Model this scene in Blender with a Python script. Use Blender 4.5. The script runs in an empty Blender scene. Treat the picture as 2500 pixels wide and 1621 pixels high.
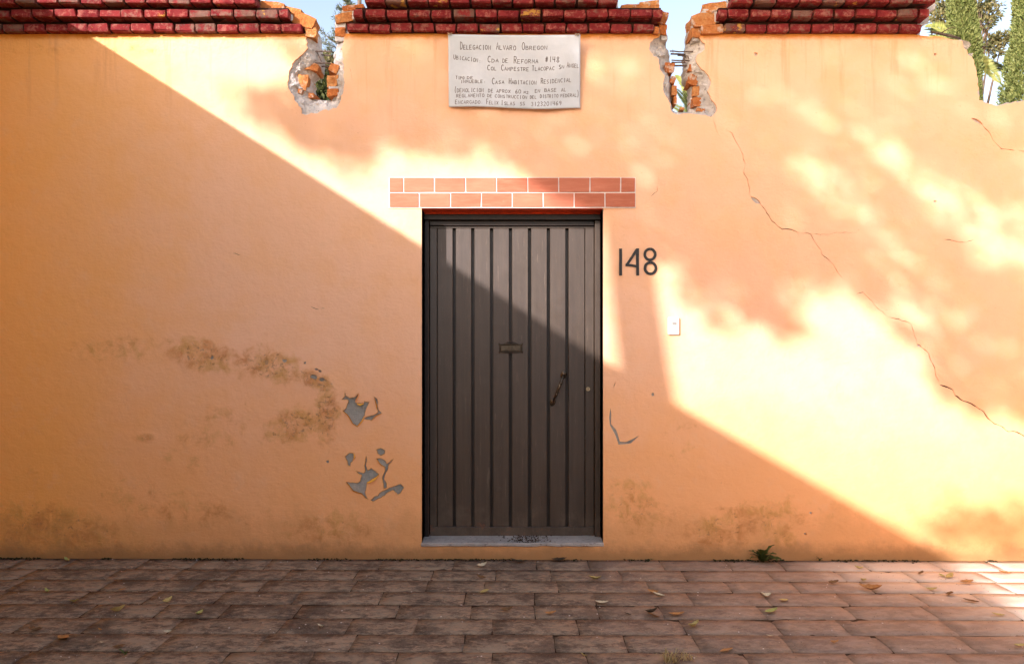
import bpy, bmesh, math, random
import numpy as np
from mathutils import Vector, Matrix, noise
from mathutils.geometry import delaunay_2d_cdt

random.seed(7)
rng = np.random.default_rng(11)
R = math.radians
C = bpy.context.scene.collection
scene = bpy.context.scene

# ------------------------------------------------------------------ camera, sky, sun, exposure
DIST, CAMZ, PPM, HOR, CX = 5.0, 1.40, 360.0, 795.0, 1190.0
cam_data = bpy.data.cameras.new('camera')
cam_data.sensor_width = 36.0
cam_data.lens = 36.0 * PPM * DIST / 2380.0
cam_data.shift_y = 23.5 / 2380.0
cam_data.clip_start = 0.05
cam_data.clip_end = 2000.0
cam = bpy.data.objects.new('camera', cam_data)
cam.location = (0, -DIST, CAMZ)
cam.rotation_euler = (R(90), 0, 0)
C.objects.link(cam)
scene.camera = cam

SX, SZ = 0.80, 0.488                       # sun ray: per metre towards the wall it goes SX right and SZ down
ray = Vector((SX, 1.0, -SZ)).normalized()
sun_el = math.asin(-ray.z)
sun_az = math.atan2(-ray.x, -ray.y)
world = bpy.data.worlds.new('World')
scene.world = world
world.use_nodes = True
wn = world.node_tree
wn.nodes.clear()
sky = wn.nodes.new('ShaderNodeTexSky')
sky.sky_type = 'NISHITA'
sky.sun_disc = False
sky.sun_elevation = sun_el
sky.sun_rotation = sun_az
sky.altitude = 0
sky.air_density = 1.0
sky.dust_density = 1.4
sky.ozone_density = 1.0
bg = wn.nodes.new('ShaderNodeBackground')
bg.inputs['Strength'].default_value = 0.100
wo = wn.nodes.new('ShaderNodeOutputWorld')
sky_tint = wn.nodes.new('ShaderNodeMix')          # the whole sky tinted a little warmer, warming the fill light too
sky_tint.data_type = 'RGBA'
sky_tint.blend_type = 'MULTIPLY'
sky_tint.inputs[0].default_value = 1.0
sky_tint.inputs[7].default_value = (1.06, 0.88, 0.79, 1)
wn.links.new(sky.outputs[0], sky_tint.inputs[6])
wn.links.new(sky_tint.outputs[2], bg.inputs['Color'])
wn.links.new(bg.outputs[0], wo.inputs['Surface'])

sun_data = bpy.data.lights.new('sun', 'SUN')
sun_data.energy = 2.0
sun_data.angle = R(0.6)
sun_data.color = (1.0, 0.90, 0.92)
sun = bpy.data.objects.new('sun', sun_data)
sun.rotation_euler = ray.to_track_quat('-Z', 'Y').to_euler()
sun.location = (-6, -10, 8)
C.objects.link(sun)

scene.render.engine = 'CYCLES'
scene.view_settings.view_transform = 'Standard'
scene.view_settings.look = 'None'
scene.view_settings.exposure = 2.17
scene.view_settings.gamma = 1.0
scene.view_settings.use_curve_mapping = False
scene.cycles.max_bounces = 10
scene.cycles.diffuse_bounces = 8

# ------------------------------------------------------------------ helpers
def W(px, py, y=0.0):
    """point of the place at depth y seen at picture position (px, py) of a 2380 px wide print"""
    k = (DIST + y) / (DIST * PPM)
    return Vector(((px - CX) * k, y, CAMZ + (HOR - py) * k))
def GZ(x):
    return -0.0028 * x
def G(px, py):
    """point on the pavement"""
    d = DIST * CAMZ * PPM / (py - HOR)
    x = (px - CX) / PPM * d / DIST
    return Vector((x, d - DIST, GZ(x)))

def link(o, parent=None):
    C.objects.link(o)
    if parent is not None:
        o.parent = parent
    return o
def mesh_obj(name, verts, faces, mat, parent=None, smooth=False, loc=None):
    me = bpy.data.meshes.new(name)
    me.from_pydata([tuple(v) for v in verts], [], [tuple(f) for f in faces])
    me.materials.append(mat)
    if smooth:
        me.polygons.foreach_set('use_smooth', [True] * len(me.polygons))
    me.update()
    o = bpy.data.objects.new(name, me)
    if loc is not None:
        o.location = loc
    return link(o, parent)
def bm_obj(name, bm, mat, parent=None, smooth=False, loc=None):
    me = bpy.data.meshes.new(name)
    bmesh.ops.recalc_face_normals(bm, faces=bm.faces[:])
    bm.to_mesh(me)
    bm.free()
    me.materials.append(mat)
    if smooth:
        me.polygons.foreach_set('use_smooth', [True] * len(me.polygons))
    o = bpy.data.objects.new(name, me)
    if loc is not None:
        o.location = loc
    return link(o, parent)
def inst(name, me, parent, loc, rot=(0, 0, 0), scale=(1, 1, 1)):
    o = bpy.data.objects.new(name, me)
    o.location = loc
    o.rotation_euler = rot
    o.scale = scale
    return link(o, parent)
def empty(name, loc=(0, 0, 0)):
    o = bpy.data.objects.new(name, None)
    o.location = loc
    o.empty_display_size = 0.1
    C.objects.link(o)
    return o
def tag(o, label=None, cat=None, group=None, kind=None):
    if label: o['label'] = label
    if cat: o['category'] = cat
    if group: o['group'] = group
    if kind: o['kind'] = kind
    return o
def add_box(bm, x0, x1, y0, y1, z0, z1, bevel=0.0):
    b2 = bmesh.new()
    bmesh.ops.create_cube(b2, size=1.0)
    for v in b2.verts:
        v.co = Vector(((x0 + x1) / 2 + v.co.x * (x1 - x0), (y0 + y1) / 2 + v.co.y * (y1 - y0), (z0 + z1) / 2 + v.co.z * (z1 - z0)))
    if bevel > 0:
        bmesh.ops.bevel(b2, geom=b2.edges[:], offset=bevel, segments=1, affect='EDGES', profile=0.5)
    tmp = bpy.data.meshes.new('tmp')
    b2.to_mesh(tmp)
    b2.free()
    bm.from_mesh(tmp)
    bpy.data.meshes.remove(tmp)
def add_tube(bm, pts, radii, seg=8, cap=True):
    pts = [Vector(p) for p in pts]
    if not hasattr(radii, '__len__'):
        radii = [radii] * len(pts)
    rings = []
    for i, p in enumerate(pts):
        t = (pts[min(i + 1, len(pts) - 1)] - pts[max(i - 1, 0)]).normalized()
        up = Vector((0, 0, 1)) if abs(t.z) < 0.9 else Vector((0, 1, 0))
        a = t.cross(up).normalized()
        b = t.cross(a).normalized()
        rings.append([bm.verts.new(p + (a * math.cos(k * 2 * math.pi / seg) + b * math.sin(k * 2 * math.pi / seg)) * radii[i]) for k in range(seg)])
    for i in range(len(rings) - 1):
        for k in range(seg):
            bm.faces.new((rings[i][k], rings[i][(k + 1) % seg], rings[i + 1][(k + 1) % seg], rings[i + 1][k]))
    if cap:
        bm.faces.new(rings[0][::-1])
        bm.faces.new(rings[-1])
def pip(pts, poly):
    x, y = pts[:, 0], pts[:, 1]
    inside = np.zeros(len(pts), bool)
    n = len(poly)
    for i in range(n):
        x0, y0 = poly[i]
        x1, y1 = poly[(i + 1) % n]
        if y0 == y1:
            continue
        c = ((y0 > y) != (y1 > y)) & (x < (x1 - x0) * (y - y0) / (y1 - y0) + x0)
        inside ^= c
    return inside
def segdist(pts, poly, closed=True):
    best = np.full(len(pts), 1e9)
    n = len(poly)
    for i in range(n if closed else n - 1):
        a = np.array(poly[i]); b = np.array(poly[(i + 1) % n])
        ab = b - a
        t = np.clip(((pts - a) @ ab) / max(ab @ ab, 1e-12), 0, 1)
        best = np.minimum(best, np.linalg.norm(pts - (a + t[:, None] * ab), axis=1))
    return best
def rough(poly, step=0.02, amp=0.006, seed=0, closed=True):
    """subdivide an outline and make it ragged"""
    out = []
    n = len(poly)
    for i in range(n if closed else n - 1):
        a = Vector(poly[i]); b = Vector(poly[(i + 1) % n])
        m = max(1, int((b - a).length / step))
        nrm = Vector((-(b - a).y, (b - a).x)).normalized() if (b - a).length > 0 else Vector((0, 0))
        for k in range(m):
            p = a.lerp(b, k / m)
            if k:
                p = p + nrm * (noise.noise(Vector((p.x * 45, p.y * 45, seed))) * amp * 2)
            out.append((p.x, p.y))
    if not closed:
        out.append(tuple(poly[-1]))
    return out
def triangulate(loops, extra):
    verts = []; edges = []
    for lp in loops:
        s = len(verts)
        verts += [Vector(p) for p in lp]
        edges += [(s + i, s + (i + 1) % len(lp)) for i in range(len(lp))]
    verts += [Vector((float(p[0]), float(p[1]))) for p in extra]
    r = delaunay_2d_cdt(verts, edges, [], 0, 1e-6, False)
    v = np.array([(p.x, p.y) for p in r[0]])
    f = np.array([t for t in r[2] if len(t) == 3])
    return v, f
def P2(l, y=0.0):
    return [(W(px, py, y).x, W(px, py, y).z) for px, py in l]

# ------------------------------------------------------------------ materials
class NT:
    def __init__(self, name):
        self.m = bpy.data.materials.new(name)
        self.m.use_nodes = True
        self.t = self.m.node_tree
        self.t.nodes.clear()
        self.out = self.t.nodes.new('ShaderNodeOutputMaterial')
        self.b = self.t.nodes.new('ShaderNodeBsdfPrincipled')
        self.t.links.new(self.b.outputs[0], self.out.inputs[0])
        g = self.t.nodes.new('ShaderNodeNewGeometry')
        self.pos = g.outputs['Position']
        self.nrm = g.outputs['Normal']
        self.tc = self.t.nodes.new('ShaderNodeTexCoord').outputs['Object']
        self.oi = self.t.nodes.new('ShaderNodeObjectInfo').outputs['Random']
    def set(self, s, v):
        if hasattr(v, 'is_output') or isinstance(v, bpy.types.NodeSocket):
            self.t.links.new(v, s)
        else:
            s.default_value = v
    def node(self, typ, **kw):
        n = self.t.nodes.new(typ)
        for k, v in kw.items():
            setattr(n, k, v)
        return n
    def math(self, op, a, b=0.0, clamp=False):
        n = self.node('ShaderNodeMath', operation=op, use_clamp=clamp)
        self.set(n.inputs[0], a); self.set(n.inputs[1], b)
        return n.outputs[0]
    def noise(self, scale, detail=4, rough=0.55, vec=None, dist=0.0):
        n = self.node('ShaderNodeTexNoise')
        self.set(n.inputs['Vector'], self.pos if vec is None else vec)
        n.inputs['Scale'].default_value = scale
        n.inputs['Detail'].default_value = detail
        n.inputs['Roughness'].default_value = rough
        n.inputs['Distortion'].default_value = dist
        return n.outputs['Fac']
    def voro(self, scale, vec=None, feature='F1'):
        n = self.node('ShaderNodeTexVoronoi', feature=feature)
        self.set(n.inputs['Vector'], self.pos if vec is None else vec)
        n.inputs['Scale'].default_value = scale
        return n.outputs['Distance']
    def scaled(self, sx, sy, sz, vec=None, loc=(0, 0, 0), rot=(0, 0, 0)):
        n = self.node('ShaderNodeMapping')
        self.set(n.inputs['Vector'], self.pos if vec is None else vec)
        n.inputs['Scale'].default_value = (sx, sy, sz)
        n.inputs['Location'].default_value = loc
        n.inputs['Rotation'].default_value = rot
        return n.outputs[0]
    def ramp(self, fac, lo, hi, a=0.0, b=1.0, smooth=True):
        n = self.node('ShaderNodeMapRange', interpolation_type='SMOOTHSTEP' if smooth else 'LINEAR')
        self.set(n.inputs['Value'], fac)
        n.inputs['From Min'].default_value = lo; n.inputs['From Max'].default_value = hi
        n.inputs['To Min'].default_value = a; n.inputs['To Max'].default_value = b
        return n.outputs['Result']
    def mix(self, fac, a, b, mode='MIX'):
        n = self.node('ShaderNodeMix', data_type='RGBA', blend_type=mode)
        self.set(n.inputs[0], fac)
        for s, v in ((n.inputs[6], a), (n.inputs[7], b)):
            if isinstance(v, tuple) and len(v) == 3: v = (*v, 1)
            self.set(s, v)
        return n.outputs[2]
    def sep(self, vec=None):
        n = self.node('ShaderNodeSeparateXYZ')
        self.set(n.inputs[0], self.pos if vec is None else vec)
        return n.outputs
    def bump(self, h, strength=0.5, dist=0.01, normal=None):
        n = self.node('ShaderNodeBump')
        self.set(n.inputs['Height'], h)
        n.inputs['Strength'].default_value = strength
        n.inputs['Distance'].default_value = dist
        if normal is not None:
            self.set(n.inputs['Normal'], normal)
        return n.outputs[0]
    def fin(self, col, rough=0.85, normal=None, spec=0.3, metal=0.0):
        if isinstance(col, tuple) and len(col) == 3: col = (*col, 1)
        self.set(self.b.inputs['Base Color'], col)
        self.set(self.b.inputs['Roughness'], rough)
        self.set(self.b.inputs['Specular IOR Level'], spec)
        self.set(self.b.inputs['Metallic'], metal)
        if normal is not None:
            self.set(self.b.inputs['Normal'], normal)
        return self.m

def mat_plaster(name='orange_painted_plaster', stains=True):
    n = NT(name)
    s = n.sep()
    big = n.noise(0.8, 4, 0.6)
    mid = n.noise(4.0, 5, 0.6)
    fine = n.noise(55, 4, 0.7)
    col = n.mix(n.ramp(big, 0.35, 0.65), (0.86, 0.522, 0.318), (0.88, 0.547, 0.348))
    col = n.mix(n.ramp(mid, 0.42, 0.66, 0, 0.5), col, (0.86, 0.495, 0.25))
    # damp band, also painting in warm ground bounce: the paint is deeper orange below an uneven line
    zz = n.math('ADD', s[2], n.math('MULTIPLY', n.math('SUBTRACT', n.noise(1.6, 5, 0.65), 0.5), 0.9))
    col = n.mix(n.ramp(zz, 1.45, 0.35, 0, 0.85), col, (0.92, 0.465, 0.185))
    # orange bounce from the side wall put into the paint at the left end, its edge uneven
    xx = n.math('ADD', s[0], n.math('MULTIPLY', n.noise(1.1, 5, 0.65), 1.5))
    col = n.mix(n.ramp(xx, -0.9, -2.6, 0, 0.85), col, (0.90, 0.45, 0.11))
    col = n.mix(n.ramp(n.noise(7, 6, 0.7), 0.52, 0.72, 0, 0.22), col, (0.80, 0.53, 0.33))
    h = n.math('MULTIPLY', n.noise(9, 6, 0.62), 0.55)
    h = n.math('ADD', h, n.math('MULTIPLY', fine, 0.06))
    trow = n.noise(1.0, 5, 0.62, n.scaled(26, 26, 60, rot=(0, 0.35, 0)))
    h = n.math('ADD', h, n.math('MULTIPLY', trow, 0.14))
    if stains:
        spots = n.noise(38, 8, 0.8, dist=0.5)
        spots2 = n.noise(11, 6, 0.7, dist=0.4)
        tot = None; soft = None
        zones = [(470, 825, 115, 55, 10, .95), (625, 850, 125, 55, 12, .95), (735, 885, 80, 30, 25, 1.0), (760, 960, 45, 90, 0, 1.0),
                 (690, 985, 110, 55, -20, 0.95), (490, 1000, 140, 75, -20, 0.6), (440, 1060, 80, 60, 0, 0.5), (270, 810, 150, 45, 0, 0.72),
                 (130, 1225, 250, 75, 8, 0.85), (420, 1180, 280, 60, 10, 0.6), (770, 1230, 150, 55, 0, 0.78), (60, 1110, 80, 40, 0, 0.4),
                 (1480, 1180, 120, 75, 25, 0.8), (1730, 1215, 210, 65, -12, 0.85), (1650, 1240, 60, 55, 30, 0.95), (1820, 1250, 55, 30, 35, 0.9),
                 (1580, 1010, 70, 120, 0, 0.4), (1940, 1190, 90, 40, 20, 0.5), (2080, 640, 70, 35, -20, 0.35),
                 (120, 110, 160, 16, 0, 0.5), (330, 115, 120, 18, 0, 0.55), (340, 1015, 30, 14, 0, 0.9)]
        for (px, py, rx, ry, ang, am) in zones:
            c = W(px, py)
            a = R(ang)
            dx = n.math('SUBTRACT', s[0], c.x); dz = n.math('SUBTRACT', s[2], c.z)
            u = n.math('ADD', n.math('MULTIPLY', dx, math.cos(a)), n.math('MULTIPLY', dz, -math.sin(a)))
            v = n.math('ADD', n.math('MULTIPLY', dx, math.sin(a)), n.math('MULTIPLY', dz, math.cos(a)))
            u = n.math('DIVIDE', u, rx / PPM * 1.25); v = n.math('DIVIDE', v, ry / PPM * 1.25)
            d = n.math('SQRT', n.math('ADD', n.math('MULTIPLY', u, u), n.math('MULTIPLY', v, v)))
            f = n.ramp(d, 1.0, 0.25, 0, am)
            tot = f if tot is None else n.math('MAXIMUM', tot, f)
        k = n.math('ADD', spots, n.math('MULTIPLY', n.math('SUBTRACT', tot, 1.0), 0.30))
        dark = n.ramp(k, 0.50, 0.60, 0, 0.65)
        kk = n.math('ADD', spots2, n.math('MULTIPLY', n.math('SUBTRACT', tot, 1.0), 0.34))
        wash = n.ramp(kk, 0.30, 0.62, 0, 0.75)
        col = n.mix(wash, col, n.mix(n.ramp(n.noise(5, 4), 0.4, 0.6), (0.56, 0.23, 0.065), (0.58, 0.32, 0.085)))
        stain = n.mix(n.ramp(n.noise(30, 3), 0.4, 0.62), (0.29, 0.15, 0.05), (0.30, 0.25, 0.18))
        col = n.mix(dark, col, stain)
        h = n.math('SUBTRACT', h, n.math('MULTIPLY', dark, 0.18))
        h = n.math('ADD', h, n.math('MULTIPLY', n.math('MULTIPLY', tot, spots2), 0.6))
        # grime along the foot
        foot = n.math('SUBTRACT', s[2], n.math('MULTIPLY', n.noise(7, 6, 0.7), 0.17))
        col = n.mix(n.ramp(foot, 0.055, -0.07, 0, 0.8), col, (0.27, 0.16, 0.07))
        foot2 = n.math('SUBTRACT', s[2], n.math('MULTIPLY', n.noise(4, 6, 0.7), 0.5))
        col = n.mix(n.ramp(foot2, 0.12, -0.1, 0, 0.32), col, (0.46, 0.24, 0.09))
        # crust of deeper orange just under the coping, with its shadow put into the colour
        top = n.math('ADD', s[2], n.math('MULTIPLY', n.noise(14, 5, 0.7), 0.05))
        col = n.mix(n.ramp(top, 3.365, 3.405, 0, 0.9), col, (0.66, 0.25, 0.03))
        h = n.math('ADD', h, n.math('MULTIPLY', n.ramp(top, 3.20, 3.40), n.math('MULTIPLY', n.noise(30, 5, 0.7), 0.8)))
    streak = n.noise(1, 5, 0.7, n.scaled(11, 11, 0.7))
    smask = n.ramp(n.math('ADD', s[2], n.math('MULTIPLY', n.noise(2.2, 4), 0.8)), 3.0, 3.9)
    col = n.mix(n.math('MULTIPLY', n.ramp(streak, 0.52, 0.66, 0, 0.45), smask), col, (0.62, 0.30, 0.13))
    tiny = n.ramp(n.noise(70, 2, 0.5), 0.70, 0.76, 0, 0.35)
    col = n.mix(tiny, col, (0.45, 0.23, 0.10))
    return n.fin(col, 0.9, n.bump(h, 0.75, 0.020), 0.18)

def mat_cement(name, a, b, c, speck=0.5):
    n = NT(name)
    col = n.mix(n.ramp(n.noise(6, 5, 0.7), 0.35, 0.65), a, b)
    col = n.mix(n.ramp(n.noise(45, 4, 0.7), 0.56, 0.68, 0, speck), col, c)
    h = n.math('ADD', n.noise(30, 7, 0.75), n.math('MULTIPLY', n.noise(120, 3, 0.7), 0.4))
    return n.fin(col, 0.95, n.bump(h, 0.8, 0.012), 0.15)

def mat_coping():
    n = NT('red_painted_brick')
    v = n.math('MULTIPLY', n.oi, 31.0)
    cmb = n.node('ShaderNodeCombineXYZ'); n.set(cmb.inputs[1], v)
    va = n.node('ShaderNodeVectorMath', operation='ADD'); n.set(va.inputs[0], n.pos); n.set(va.inputs[1], cmb.outputs[0])
    p = va.outputs[0]
    col = n.mix(n.ramp(n.noise(9, 4, 0.6, p), 0.35, 0.65), (0.14, 0.010, 0.013), (0.21, 0.024, 0.024))
    col = n.mix(n.ramp(n.noise(26, 6, 0.75, p), 0.49, 0.63, 0, 0.7), col, (0.36, 0.14, 0.105))
    wear = n.math('ADD', n.noise(40, 6, 0.8, p), n.math('MULTIPLY', n.oi, 0.10))
    col = n.mix(n.ramp(wear, 0.64, 0.70, 0, 0.9), col, (0.10, 0.085, 0.07))
    # grey green growth on some bricks
    moss = n.math('ADD', n.noise(13, 6, 0.75, p), n.math('MULTIPLY', n.math('SUBTRACT', n.oi, 0.5), 0.34))
    s = n.sep()
    moss = n.math('ADD', moss, n.ramp(s[2], 3.50, 3.60, 0, 0.17))
    col = n.mix(n.ramp(moss, 0.54, 0.70, 0, 0.75), col, (0.15, 0.10, 0.075))
    yel = n.math('ADD', n.noise(17, 5, 0.7, p), n.math('MULTIPLY', n.math('SUBTRACT', n.math('FRACT', n.math('MULTIPLY', n.oi, 7.3)), 0.95), 1.2))
    col = n.mix(n.ramp(yel, 0.56, 0.63, 0, 0.85), col, (0.50, 0.28, 0.05))
    h = n.math('ADD', n.noise(22, 6, 0.7, p), n.math('MULTIPLY', n.noise(90, 4, 0.7, p), 0.35))
    return n.fin(col, n.ramp(n.noise(20, 3), 0.3, 0.7, 0.75, 0.95), n.bump(h, 0.8, 0.012), 0.2)
def mat_raw_brick():
    n = NT('broken_orange_brick')
    col = n.mix(n.oi, (0.46, 0.155, 0.045), (0.58, 0.29, 0.11))
    col = n.mix(n.ramp(n.noise(30, 5, 0.7), 0.4, 0.65, 0, 0.7), col, (0.38, 0.12, 0.035))
    col = n.mix(n.ramp(n.noise(12, 5, 0.7), 0.56, 0.66, 0, 0.7), col, (0.62, 0.55, 0.46))
    h = n.math('ADD', n.noise(40, 6, 0.75), n.math('MULTIPLY', n.voro(60), 0.4))
    return n.fin(col, 0.95, n.bump(h, 0.9, 0.012), 0.1)
def mat_door():
    n = NT('dark_brown_door_paint')
    s = n.sep()
    streak = n.noise(1.0, 6, 0.7, n.scaled(34, 34, 1.6))
    col = n.mix(n.ramp(streak, 0.3, 0.7), (0.036, 0.021, 0.010), (0.056, 0.036, 0.019))
    col = n.mix(n.ramp(n.noise(3.0, 5, 0.7), 0.5, 0.75, 0, 0.5), col, (0.075, 0.055, 0.037))
    sc = n.noise(1.0, 5, 0.8, n.scaled(75, 75, 5))
    col = n.mix(n.ramp(sc, 0.58, 0.70, 0, 0.6), col, (0.16, 0.12, 0.08))
    rust = n.math('SUBTRACT', n.noise(18, 6, 0.75), n.ramp(s[2], 0.15, 0.35, 0, 0.3))
    col = n.mix(n.ramp(rust, 0.55, 0.66, 0, 0.75), col, (0.17, 0.055, 0.02))
    dust = n.math('SUBTRACT', n.noise(5, 6, 0.7), n.ramp(s[2], 0.12, 0.7, 0, 0.4))
    col = n.mix(n.ramp(dust, 0.38, 0.6, 0, 0.45), col, (0.13, 0.095, 0.06))
    h = n.math('ADD', n.math('MULTIPLY', streak, 0.5), n.math('MULTIPLY', n.noise(60, 4, 0.6), 0.2))
    n.b.inputs['IOR'].default_value = 1.85
    rg = n.ramp(n.noise(9, 5, 0.7), 0.3, 0.7, 0.42, 0.52)
    return n.fin(col, rg, n.bump(h, 0.16, 0.006), 0.4)
def mat_simple(name, col, rough=0.6, spec=0.4, metal=0.0, var=0.25, scale=30, bump=0.2):
    n = NT(name)
    d = tuple(c * (1 - var) for c in col)
    c = n.mix(n.ramp(n.noise(scale, 5, 0.65), 0.35, 0.65), d, col)
    return n.fin(c, rough, n.bump(n.noise(scale * 2, 5, 0.6), bump, 0.005), spec, metal)
def mat_tile():
    n = NT('terracotta_tile_paint')
    c = n.mix(n.oi, (0.42, 0.125, 0.065), (0.53, 0.19, 0.11))
    c = n.mix(n.ramp(n.noise(1, 6, 0.7, n.scaled(6, 6, 40)), 0.4, 0.7, 0, 0.45), c, (0.62, 0.25, 0.15))
    c = n.mix(n.ramp(n.noise(18, 6, 0.75), 0.62, 0.72, 0, 0.3), c, (0.66, 0.40, 0.28))
    return n.fin(c, 0.75, n.bump(n.noise(14, 6, 0.65), 0.25, 0.006), 0.25)
def mat_stone():
    n = NT('cleft_paving_stone')
    s = n.sep()
    v = n.math('MULTIPLY', n.oi, 23.0)
    cmb = n.node('ShaderNodeCombineXYZ'); n.set(cmb.inputs[2], v)
    va = n.node('ShaderNodeVectorMath', operation='ADD'); n.set(va.inputs[0], n.pos); n.set(va.inputs[1], cmb.outputs[0])
    p = va.outputs[0]
    flake = n.noise(1, 9, 0.78, n.scaled(6, 9, 6, n.pos, rot=(0, 0, 0.10)), 0.5)
    flake2 = n.noise(1, 6, 0.75, n.scaled(22, 38, 22, n.pos, rot=(0, 0, 0.2)), 0.3)
    grain = n.noise(150, 3, 0.8)
    a = n.mix(n.oi, (0.265, 0.21, 0.145), (0.35, 0.285, 0.20))
    col = n.mix(n.ramp(flake, 0.40, 0.58), (0.125, 0.092, 0.067), a)
    col = n.mix(n.ramp(flake2, 0.47, 0.60, 0, 0.8), col, (0.40, 0.29, 0.19))
    col = n.mix(n.ramp(n.noise(2.6, 7, 0.75), 0.48, 0.60, 0, 0.7), col, (0.085, 0.064, 0.049))
    # reddish stone towards the right of the pavement, corner dust whitened to lift the sun patch
    xr = n.math('ADD', s[0], n.math('MULTIPLY', n.noise(2.2, 5, 0.7), 2.2))
    red = n.mix(n.ramp(n.noise(1, 7, 0.75, n.scaled(9, 15, 9, n.pos), 0.3), 0.42, 0.58), (0.23, 0.17, 0.135), (0.39, 0.305, 0.25))
    col = n.mix(n.ramp(xr, 1.0, 3.4, 0, 0.92), col, red)
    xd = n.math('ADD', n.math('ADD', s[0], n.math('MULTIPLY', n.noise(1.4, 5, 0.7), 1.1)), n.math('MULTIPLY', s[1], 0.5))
    col = n.mix(n.ramp(xd, 0.2, 3.0, 0, 0.55), col, (0.38, 0.28, 0.20))  # paler rightward, partly in place of the more open light there
    col = n.mix(n.ramp(xd, 2.1, 2.9, 0, 0.92), col, (0.74, 0.65, 0.54))  # sunlit corner brightness put into the stone colour
    col = n.mix(n.ramp(grain, 0.56, 0.70, 0, 0.5), col, (0.48, 0.38, 0.29))
    col = n.mix(n.ramp(n.noise(85, 5, 0.8), 0.36, 0.24, 0, 0.6), col, (0.05, 0.038, 0.03))
    # grime against the wall
    wl = n.math('ADD', s[1], n.math('MULTIPLY', n.noise(9, 6, 0.75), 0.12))
    col = n.mix(n.ramp(wl, 0.0, 0.07, 0, 0.55), col, (0.10, 0.085, 0.07))
    h = n.math('ADD', flake, n.math('MULTIPLY', flake2, 0.6))
    h = n.math('ADD', h, n.math('MULTIPLY', grain, 0.12))
    return n.fin(col, 0.85, n.bump(h, 0.9, 0.016), 0.2)
def mat_leaf(name, a, b, trans=0.35, rough=0.55):
    n = NT(name)
    g = n.node('ShaderNodeNewGeometry').outputs['Random Per Island']
    c = n.mix(g, a, b)
    n.fin(c, rough, None, 0.3)
    tr = n.node('ShaderNodeBsdfTranslucent')
    n.set(tr.inputs[0], c)
    mx = n.node('ShaderNodeMixShader'); mx.inputs[0].default_value = trans
    n.t.links.new(n.b.outputs[0], mx.inputs[1]); n.t.links.new(tr.outputs[0], mx.inputs[2])
    n.t.links.new(mx.outputs[0], n.out.inputs[0])
    return n.m
def mat_bark(name='bark', a=(0.10, 0.07, 0.05), b=(0.20, 0.15, 0.11)):
    n = NT(name)
    f = n.noise(1, 6, 0.7, n.scaled(25, 25, 6))
    return n.fin(n.mix(n.ramp(f, 0.35, 0.65), a, b), 0.9, n.bump(f, 0.8, 0.02), 0.2)

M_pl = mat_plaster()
M_pl2 = mat_simple('deep_orange_plaster', (0.88, 0.47, 0.07), 0.9, 0.15, 0, 0.08, 4, 0.4)
M_cem = mat_cement('broken_grey_render', (0.52, 0.50, 0.47), (0.68, 0.66, 0.62), (0.27, 0.25, 0.22), 0.85)
M_patch = mat_cement('bare_cement', (0.29, 0.31, 0.28), (0.44, 0.45, 0.41), (0.52, 0.47, 0.36), 0.5)
M_mort = mat_cement('coping_mortar', (0.030, 0.010, 0.009), (0.060, 0.030, 0.022), (0.03, 0.027, 0.018), 0.6)
M_cop = mat_coping()
M_raw = mat_raw_brick()
M_door = mat_door()
M_frame = mat_simple('black_brown_frame_paint', (0.030, 0.021, 0.016), 0.42, 0.4, 0, 0.3, 12, 0.15)
M_tile = mat_tile()
M_grout = mat_simple('white_grout_paint', (0.80, 0.76, 0.70), 0.85, 0.2, 0, 0.12, 20, 0.3)
M_soffit = mat_simple('red_soffit_paint', (0.72, 0.085, 0.025), 0.8, 0.25, 0, 0.3, 16, 0.5)
M_sill = mat_cement('grey_sill_cement', (0.36, 0.34, 0.31), (0.47, 0.45, 0.41), (0.15, 0.135, 0.12), 0.85)
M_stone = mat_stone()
M_soil = mat_simple('joint_soil', (0.07, 0.048, 0.032), 0.95, 0.1, 0, 0.5, 40, 0.8)
M_earth = mat_simple('street_earth', (0.64, 0.47, 0.30), 0.95, 0.15, 0, 0.4, 5, 0.6)
M_rebar = mat_simple('rusty_rebar', (0.20, 0.15, 0.125), 0.8, 0.3, 0.2, 0.5, 50, 0.6)
M_brass = mat_simple('dull_brass', (0.13, 0.105, 0.07), 0.45, 0.5, 0.6, 0.5, 60, 0.4)
M_steel = mat_simple('dark_worn_bronze', (0.12, 0.09, 0.06), 0.22, 0.6, 0.8, 0.5, 45, 0.4)
M_lockm = mat_simple('pale_brass', (0.75, 0.62, 0.40), 0.3, 0.5, 0.85, 0.2, 60, 0.2)
M_white = mat_simple('white_plastic', (0.78, 0.76, 0.70), 0.4, 0.5, 0, 0.06, 20, 0.05)
M_grey = mat_simple('grey_button', (0.30, 0.29, 0.26), 0.5, 0.4, 0, 0.15, 40, 0.1)
M_ink = mat_simple('faded_marker_ink', (0.17, 0.13, 0.11), 0.8, 0.2, 0, 0.3, 40, 0.0)
M_black = mat_simple('worn_black_paint', (0.020, 0.017, 0.014), 0.42, 0.5, 0, 0.4, 25, 0.4)

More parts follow.
